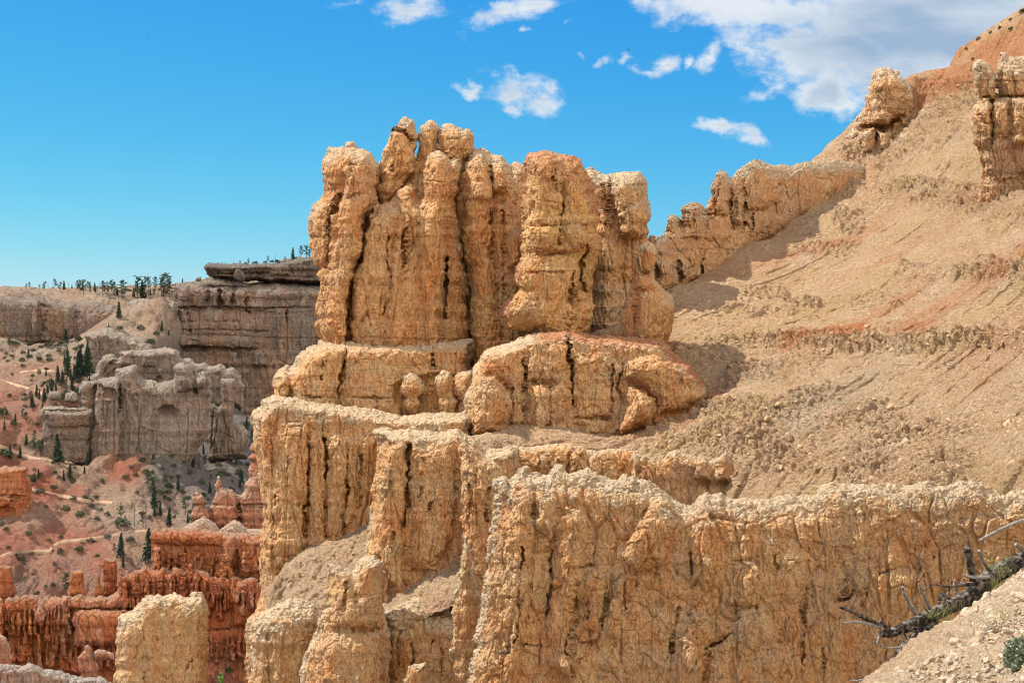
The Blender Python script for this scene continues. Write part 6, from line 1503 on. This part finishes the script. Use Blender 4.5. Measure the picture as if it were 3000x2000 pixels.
def build_people():
    skin = plain_mat('skin', (.45, .28, .20), (.40, .25, .18), 4); hair = plain_mat('hair', (.03, .022, .018), (.05, .035, .025), 4)
    tops = [plain_mat('shirt_' + n, c, c, 3) for n, c in (('navy', (.03, .04, .09)), ('black', (.02, .02, .025)), ('red', (.20, .04, .04)), ('blue', (.07, .13, .28)), ('grey', (.15, .15, .16)))]
    legs = [plain_mat('trousers_' + n, c, c, 3) for n, c in (('dark', (.025, .028, .04)), ('tan', (.16, .12, .08)))]
    xs = [618.5, 626.3, 633, 636.7, 640.3, 644.7, 649.3, 652.2, 656.3, 660, 684, 687]
    poses = [(.0, .0, 0), (.12, .3, .02), (.0, .9, .03), (-.1, .2, .0), (.02, .6, .02)]
    d = 872.0
    for i, x in enumerate(xs):
        me = person_mesh(poses[i % 5], [tops[(i * 3 + 1) % 5], legs[i % 2], skin, hair])
        o = bpy.data.objects.new('person', me); COL.objects.link(o)
        o.location = P(x, 776.6, d); o.rotation_euler = (0, 0, random.Random(i).uniform(-.9, .9)); k = random.Random(i + 9).uniform(.96, 1.08); o.scale = (k, k, k)
        tag(o, f'person in {["black", "blue", "navy", "grey", "red"][[1, 3, 0, 4, 2].index((i * 3 + 1) % 5)]} top standing on the overlook, {ordinal(i + 1)} person from the left', 'person', 'visitors at the overlook')
    # railing
    steel = plain_mat('railing_metal', (.22, .23, .25), (.18, .19, .2), 3, .5)
    p0, p1 = P(608, 777.2, 862.0), P(762, 778.4, 862.0)
    root = empty('railing', tuple(p0)); tag(root, 'thin metal railing along the edge of the overlook slab', 'railing')
    L = np.linalg.norm(p1 - p0); n = 16
    for i in range(n):
        x = L * i / (n - 1)
        V, Q = tube([(x, 0, -.3), (x, 0, .6), (x, 0, 1.2)], [.05, .05, .05], 6, 0)
        c = bpy.data.objects.new('post', mesh_data('post', V, Q, steel)); COL.objects.link(c); c.parent = root
    for z in (.35, .75, 1.15):
        V, Q = tube([(-.1, 0, z), (L * .5, 0, z - (p0 - p1)[2] * .5), (L + .1, 0, z - (p0 - p1)[2])], [.035, .035, .035], 6, 0)
        c = bpy.data.objects.new('rail', mesh_data('rail', V, Q, steel)); COL.objects.link(c); c.parent = root


def build_birds():
    m = plain_mat('dark_feathers', (.02, .02, .025), (.04, .035, .035), 5)
    for (px, py, d, span, roll, yaw, lab) in ((430, 112, 170, .42, 1.0, .4, 'dark bird gliding high in the left sky'), (1841, 147, 170, .40, 1.2, -.3, 'dark bird banking below the cloud bank'), (270, 394, 230, .20, .3, .8, 'tiny dark bird in the empty sky above the plateau'), (2229, 470, 230, .2, .5, .2, 'tiny dark speck of a bird over the ridge wall')):
        b = tube([(0, -.30, 0), (0, -.22, .0), (0, 0, 0), (0, .22, 0), (0, .40, .0)], [.02, .05, .075, .045, .05], 8, 0)
        parts = [b]
        for s in (-1, 1):
            t = [(0, -.08, .02), (0, .10, .02), (s * .30, -.12, .10), (s * .30, .08, .10), (s * .62, .02, .06), (s * .62, .10, .06), (s * .85, .17, .02), (s * .85, .19, .02)]
            up = np.array(t); dn = up - np.array([0, 0, .015])
            V = np.concatenate([up, dn])
            Q = []
            for k in (0, 2, 4):
                Q += [(k, k + 1, k + 3, k + 2), (8 + k, 8 + k + 2, 8 + k + 3, 8 + k + 1), (k, k + 2, k + 10, k + 8), (k + 1, k + 9, k + 11, k + 3)]
            parts.append((V, Q))
        V, Q = join(parts)
        o = bpy.data.objects.new('bird', mesh_data('bird', V, Q, m)); COL.objects.link(o)
        o.location = P(px, py, d); o.scale = (span,) * 3; o.rotation_euler = (.5, roll, yaw)
        tag(o, lab, 'bird')


# ----------------------------------------------------------------------------------------------
# the foreground corner: fallen tree, tufts, sage, stones
# ----------------------------------------------------------------------------------------------
def stone_proto(seed):
    rng = np.random.default_rng(seed)
    n = 13
    V, Q = [], []
    g = np.linspace(-1, 1, 5)
    # a cube sphere, squashed and chipped
    idx = {}
    for ax in range(3):
        for s in (-1, 1):
            for i in range(4):
                for j in range(4):
                    q = []
                    for a, b in ((0, 0), (1, 0), (1, 1), (0, 1)):
                        p = [g[i + a], g[j + b]]; p.insert(ax, float(s)); p = tuple(p)
                        if p not in idx: idx[p] = len(V); V.append(p)
                        q.append(idx[p])
                    Q.append(q if (s > 0) != (ax == 1) else q[::-1])
    V = np.array(V); V = V / np.linalg.norm(V, axis=1)[:, None]
    for _ in range(n):
        d = rng.normal(size=3); d /= np.linalg.norm(d); c = rng.uniform(.38, .75)
        e = V @ d - c
        V = V - np.maximum(e, 0)[:, None] * d * .9
    V = V * rng.uniform(.6, 1.1, 3) + rng.normal(size=V.shape) * .03
    return V, np.array(Q)


def scatter(name, pts, sizes, mat, label_seed=3):
    protos = [stone_proto(label_seed + i) for i in range(9)]
    rng = np.random.default_rng(label_seed)
    Vs, Qs, o = [], [], 0
    for p, s in zip(pts, sizes):
        V, Q = protos[rng.integers(9)]
        a = rng.normal(size=(3, 3)); q, _ = np.linalg.qr(a)
        Vs.append(V @ q.T * s * rng.uniform(.7, 1.3, 3) + p); Qs.append(Q + o); o += len(V)
    ob = mesh_obj(name, np.concatenate(Vs), np.concatenate(Qs), mat)
    tag(ob, kind='stuff')
    return ob


def build_foreground():
    rng = np.random.default_rng(21)
    k = C(2450, 1550, 3.4836)
    def dep(px): return 17.2 + (px - 2450) / 550 * 6.3
    def at(x, y, off=0.0):
        (px, py), = k((x, y)); return P(px, py, dep(px) + off)
    def rad(r, x): (px, _), = k((x, 0)); return 1.06 * r / 3.4836 / FPX * dep(px)
    t = NT('weathered_log')
    tc = t.n('ShaderNodeNewGeometry')
    mp = t.n('ShaderNodeMapping'); mp.inputs['Scale'].default_value = (6, 6, 9); mp.inputs['Rotation'].default_value = (0, .6, .5); t.l(tc.outputs['Position'], mp.inputs['Vector'])
    n1 = t.noise(mp.outputs[0], 1.2, 6, .65); n2 = t.noise(mp.outputs[0], 7, 5, .7)
    c = t.mix(t.rng(n1, .43, .60), (.045, .038, .033), (.31, .27, .215))
    c = t.mix(t.rng(n2, .54, .68), c, (.025, .022, .02))
    log = t.done(c, t.bump(n2, .05, 1.0))
    t = NT('silver_wood')
    tc = t.n('ShaderNodeNewGeometry'); mp = t.n('ShaderNodeMapping'); mp.inputs['Scale'].default_value = (8, 8, 8); t.l(tc.outputs['Position'], mp.inputs['Vector'])
    n1 = t.noise(mp.outputs[0], 3, 6, .65)
    silver = t.done(t.mix(t.rng(n1, .38, .62), (.16, .14, .12), (.46, .42, .37)), t.bump(n1, .02, 1.0))
    root = empty('fallen_tree', tuple(at(1500, 560)))
    tag(root, 'dead fallen tree trunk with broken grey branches on the dirt slope', 'fallen tree')
    def grd(x, y):                                   # the dirt plane seen through a traced point
        (px, py), = k((x, y))
        return P(px, py, -2.33 / ((HOR - py) / FPX - .258 * (px - 1500) / FPX + .18))
    inv = np.array(root.location)
    def limb(nm, pts, mat, off=0., seg=10, rough=.12, sd=1, dens=4):
        path = [at(x, y, off + (q[0] if q else 0)) - inv for x, y, r, *q in pts]
        V, Q = tube(path, [rad(r, x) for x, y, r, *q in pts], seg, rough, sd, True, dens)
        if nm == 'trunk' and len(V) > 20:
            for _ in range(2): pass
        o = bpy.data.objects.new(nm, mesh_data(nm, V, Q, mat)); COL.objects.link(o); o.parent = root
        return o
    trunk = [(2150, 170, 64), (1990, 262, 62), (1850, 332, 60), (1700, 402, 60), (1560, 490, 62), (1450, 590, 62), (1350, 680, 56), (1220, 750, 50), (1050, 830, 46), (900, 900, 46), (780, 960, 42), (640, 1020, 36), (520, 1060, 28), (430, 1075, 16)]
    limb('trunk', trunk, log, 0, 26, .15, 3, 14)
    fork = [(1010, 930, 36), (880, 1050, 38), (760, 1140, 35), (660, 1250, 35), (580, 1380, 33), (470, 1530, 28), (380, 1650, 22)]
    limb('branch', fork, log, -.12, 18, .17, 4, 14)
    for i, (pts, mt, off) in enumerate((
            ([(1330, 185, 34), (1345, 270, 38), (1370, 400, 34), (1390, 540, 30)], log, .0), ([(1455, 215, 13), (1500, 320, 16), (1590, 440, 19)], silver, .05), ([(678, 588, 12), (720, 700, 18), (810, 860, 22)], silver, .02), ([(842, 556, 9), (890, 660, 14), (955, 810, 18)], silver, .06),
            ([(1440, 545, 24), (1250, 570, 15), (1130, 585, 11), (1050, 570, 9), (970, 565, 8), (920, 610, 7), (860, 630, 4)], log, -.1), ([(500, 1010, 30), (350, 940, 24), (200, 860, 19), (45, 795, 13)], log, .0), ([(470, 1000, 20), (300, 955, 13), (180, 945, 10), (80, 955, 6)], silver, -.06),
            ([(545, 1040, 22), (490, 980, 18), (450, 935, 14)], log, -.1), ([(455, 1060, 20), (435, 1110, 15), (425, 1165, 8)], log, -.05), ([(720, 1185, 12), (560, 1213, 9), (450, 1190, 8), (370, 1140, 6), (300, 1090, 4)], silver, -.14), ([(785, 1170, 14), (760, 1290, 11), (700, 1400, 7)], silver, -.2),
            ([(1240, 1012, 12), (1120, 1015, 18), (1000, 1020, 15), (820, 1008, 9)], log, -.28), ([(1300, 470, 10), (1400, 492, 14), (1570, 490, 18)], silver, -.18), ([(1205, 515, 10), (1212, 580, 12), (1225, 660, 14)], silver, .05), ([(1835, 150, 16), (1890, 190, 24), (1940, 250, 26)], silver, -.1),
            ([(1285, 515, 4), (1270, 540, 7), (1265, 570, 8)], log, -.1), ([(1175, 530, 3), (1172, 560, 5), (1180, 580, 6)], log, -.1), ([(1140, 690, 26), (1090, 660, 18), (1060, 690, 16), (1050, 760, 14)], log, -.05), ([(1160, 600, 8), (1130, 660, 10), (1110, 720, 10)], log, -.1), ([(670, 1060, 5), (675, 1130, 4), (660, 1200, 3)], silver, -.2),
            ([(1000, 1060, 14), (1100, 1080, 18), (1200, 1035, 14)], silver, -.3), ([(1015, 590, 3), (1050, 575, 4), (1048, 555, 3)], log, -.1))):
        limb('branch', pts, mt, off, 9, .2, 20 + i)
    # fine dead twigs in the tangle
    tr = np.random.default_rng(4)
    for cx, cy, n_, L in ((720, 1010, 9, 150), (1010, 880, 6, 110), (460, 1030, 7, 110), (860, 1090, 7, 130)):
        for q in range(n_):
            an = tr.uniform(0, 6.28); x0, y0 = cx + tr.normal() * 40, cy + tr.normal() * 18; l = L * tr.uniform(.5, 1.2)
            x1, y1 = x0 + l * .5 * math.cos(an) + tr.normal() * 9, y0 + l * .5 * math.sin(an) + tr.normal() * 9
            limb('branch', [(x0, y0, 10), (x1, y1, 7), (x0 + l * math.cos(an), y0 + l * math.sin(an), 3.5)], silver if q % 3 == 0 else log, tr.uniform(-.35, .1), 5)
    r2 = empty('dead_branch', tuple(at(1740, -30)))
    tag(r2, 'long bare silver branch reaching in from the right edge above the fallen tree', 'branch')
    inv = np.array(r2.location)
    path = [(1462, 112, 10), (1530, 75, 14), (1620, 30, 16), (1740, -30, 15), (1916, -95, 16), (2150, -150, 18), (2330, -40, 20), (2380, 150, 22)]
    V, Q = tube([at(x, y) - inv for x, y, r in path], [rad(r, x) for x, y, r in path], 9, .1, 77)
    o = bpy.data.objects.new('stem', mesh_data('stem', V, Q, silver)); COL.objects.link(o); o.parent = r2
    tw = [(1620, 28, 8), (1640, 40, 7), (1600, 60, 4)]
    V, Q = tube([at(x, y) - inv for x, y, r in tw], [rad(r, x) for x, y, r in tw], 6, .1, 78)
    o = bpy.data.objects.new('twig', mesh_data('twig', V, Q, silver)); COL.objects.link(o); o.parent = r2
    tw = [(120, 1540, 5), (200, 1545, 8), (300, 1525, 10), (360, 1500, 8)]
    V, Q = tube([at(x, y, -.3) for x, y, r in tw], [rad(r, x) for x, y, r in tw], 6, .1, 79)
    tag(mesh_obj('stick', V, np.array([q for q in Q if q[0] != q[3]]), silver), 'short pale stick lying at the bottom edge below the fallen tree', 'stick')
    # grass tufts
    gm = [plain_mat('green_grass', (.27, .30, .075), (.36, .37, .11), 6, .6), plain_mat('straw', (.42, .36, .20), (.34, .28, .14), 6, .7), plain_mat('sage', (.25, .29, .18), (.33, .37, .25), 6, .8)]
    def tuft(px_, py_, h, n, spread, mat, off, label, lean=0.0):
        p = at(px_, py_, off) if off > -1 else grd(px_, py_); S = dep(2450 + px_ / 3.4836) / FPX / 3.4836
        parts = []
        for i in range(n):
            b = rng.normal(size=3) * [spread * .35, spread * .35, .0] * S
            dr = np.array([rng.normal() * .55 + lean, rng.normal() * .55, 1.0]); L = h * S * rng.uniform(.4, 1.05)
            c1_ = b + dr * L * .5; c2_ = b + dr * L + np.array([rng.normal() * .2 * L, 0, -.12 * L])
            w = rng.uniform(.0016, .0034)
            parts.append(tube([b, c1_, c2_], [w, w * .8, w * .25], 3, 0, i, False))
            for j in range(2):                       # narrow leaves along the stem
                q = b + (c2_ - b) * rng.uniform(.3, 1); e = q + rng.normal(size=3) * L * .12 + np.array([0, 0, L * .06])
                parts.append(tube([q, (q + e) / 2, e], [w * .9, w * 1.2, w * .3], 3, 0, j, False))
        V, Q = join(parts)
        o = bpy.data.objects.new('grass_tuft', mesh_data('grass_tuft', V, Q, mat)); COL.objects.link(o); o.location = p
        tag(o, label, 'grass tuft', 'tufts of grass around the fallen tree')
    tuft(1560, 640, 330, 30, 230, gm[0], -.35, 'tall yellow-green grass tuft in front of the thick end of the fallen tree')
    tuft(1650, 480, 260, 16, 200, gm[0], -.2, 'wispy green grass behind the upper fallen trunk, reaching highest', .1)
    tuft(1040, 990, 260, 28, 190, gm[0], -.4, 'dark green grass tuft under the middle of the fallen tree')
    tuft(960, 900, 120, 16, 90, gm[0], -.3, 'short green grass tuft against the middle of the trunk', -.2)
    tuft(1700, 940, 190, 12, 90, gm[0], -2.2, 'sparse green sprig growing alone among the stones', .35)
    tuft(1640, 1010, 130, 10, 120, gm[0], -2.6, 'low trailing green sprig on the gravel, below the upright one', -.9)
    tuft(1250, 820, 130, 18, 200, gm[1], -.3, 'dry straw-coloured grass under the thick part of the trunk')
    tuft(900, 1090, 90, 14, 160, gm[1], -.3, 'dry straw where the fallen tree forks')
    # sage bush
    p = grd(1880, 1390)
    S = 1 / FPX / 3.4836 * p[1]
    n = 2600
    v = rng.normal(size=(n, 3)); v /= np.linalg.norm(v, axis=1)[:, None]; v[:, 2] = np.abs(v[:, 2])
    w = rng.uniform(.35, 1, n) ** .5 * (1 + .18 * np.sin(v[:, 0] * 7) * np.cos(v[:, 1] * 6))
    cs = v * w[:, None] * np.array([190, 190, 290]) * S
    root = empty('sage_bush', tuple(p)); tag(root, 'blue-green sage bush at the right edge of the dirt slope', 'bush')
    stems = [tube([(0, 0, -.03), tuple(cs[i] * .5), tuple(cs[i])], [.004, .003, .001], 4, 0, i, False) for i in range(60)]
    V, Q = join(stems); o = bpy.data.objects.new('stems', mesh_data('stems', V, Q, log)); COL.objects.link(o); o.parent = root
    V, Q = leaves(cs, rng.uniform(.010, .022, n), rng, 1.4); o = bpy.data.objects.new('foliage', mesh_data('foliage', V, Q, gm[2], False)); COL.objects.link(o); o.parent = root
    # stones on the slope
    st = NT('pale_stone'); pz = st.pos((1, 1, 1))
    cc = st.mix(st.rng(st.noise(pz, 3, 4), .35, .65), (.50, .40, .28), (.42, .29, .17))
    cc = st.mix(st.rng(st.noise(pz, 8, 3), .55, .75), cc, (.56, .48, .37))
    stone = st.done(cc, st.bump(st.noise(pz, 40, 5, .7), .02, 1.0))
    N = 12000
    y = rng.uniform(11.3, 26, N); e = rng.exponential(1.8, N) - .25
    bx = 3.2 + (y - 15) / 9 * 5.5
    x = bx + e * 1.15
    ok = (x < bx + 7) & ((x / y) < .42)
    x, y = x[ok], y[ok]
    z = near_z(x, y)
    s = np.clip(rng.lognormal(-4.05, .66, len(x)), .006, .10)
    scatter('gravel', np.stack([x, y, z + .03], 1), s, stone, 5)
    # rubble on the hillside ledges and lower slope
    cols, V, led = SURF['hill']
    fl = V.reshape(-1, 3); py = HOR - fl[:, 2] / fl[:, 1] * FPX; ppx = 1500 + fl[:, 0] / fl[:, 1] * FPX
    cl = sstep(.0, .6, fbm(fl[:, 0] / 4, fl[:, 1] / 4, fl[:, 2] / 4, 41, 3))
    wgt = led.ravel() * 1.2 + .04 + cl * .5 * ((py > 1150) & (py < 1480) & (ppx > 1950)) + .15 * (py > 850)
    wgt = wgt * ((py > 200) & (py < 1500) & (ppx < 3050))
    wgt = wgt / wgt.sum()
    i = rng.choice(len(fl), 14000, p=wgt)
    s = np.clip(rng.lognormal(-2.6, .6, len(i)), .03, .34)
    hs = NT('hill_stone'); pz = hs.pos((.6, .6, .6))
    cc = hs.mix(hs.rng(hs.noise(pz, 2, 4), .35, .65), (.45, .31, .185), (.42, .265, .14))
    cc = hs.mix(hs.rng(hs.noise(pz, .6, 3), .5, .7), cc, (.40, .22, .12))
    scatter('rubble', fl[i] - np.array([0, 0, .4])[None] * s[:, None], s, hs.done(cc, hs.bump(hs.noise(pz, 14, 5, .7), .08, 1.0)), 9)

    tv = SURF['talus']
    i = rng.choice(len(tv), 2600)
    s = np.clip(rng.lognormal(-3.1, .65, len(i)), .02, .22)
    scatter('talus_rubble', tv[i] - np.array([0, 0, .35])[None] * s[:, None], s, bpy.data.materials['hill_stone'], 12)

build_hillside()
build_talus()
build_near()
build_canyon()
build_near_rocks()
build_far_rocks()
build_trails()
build_plants()
build_people()
build_birds()
build_foreground()
print('built', time.time() - T0, flush=True)
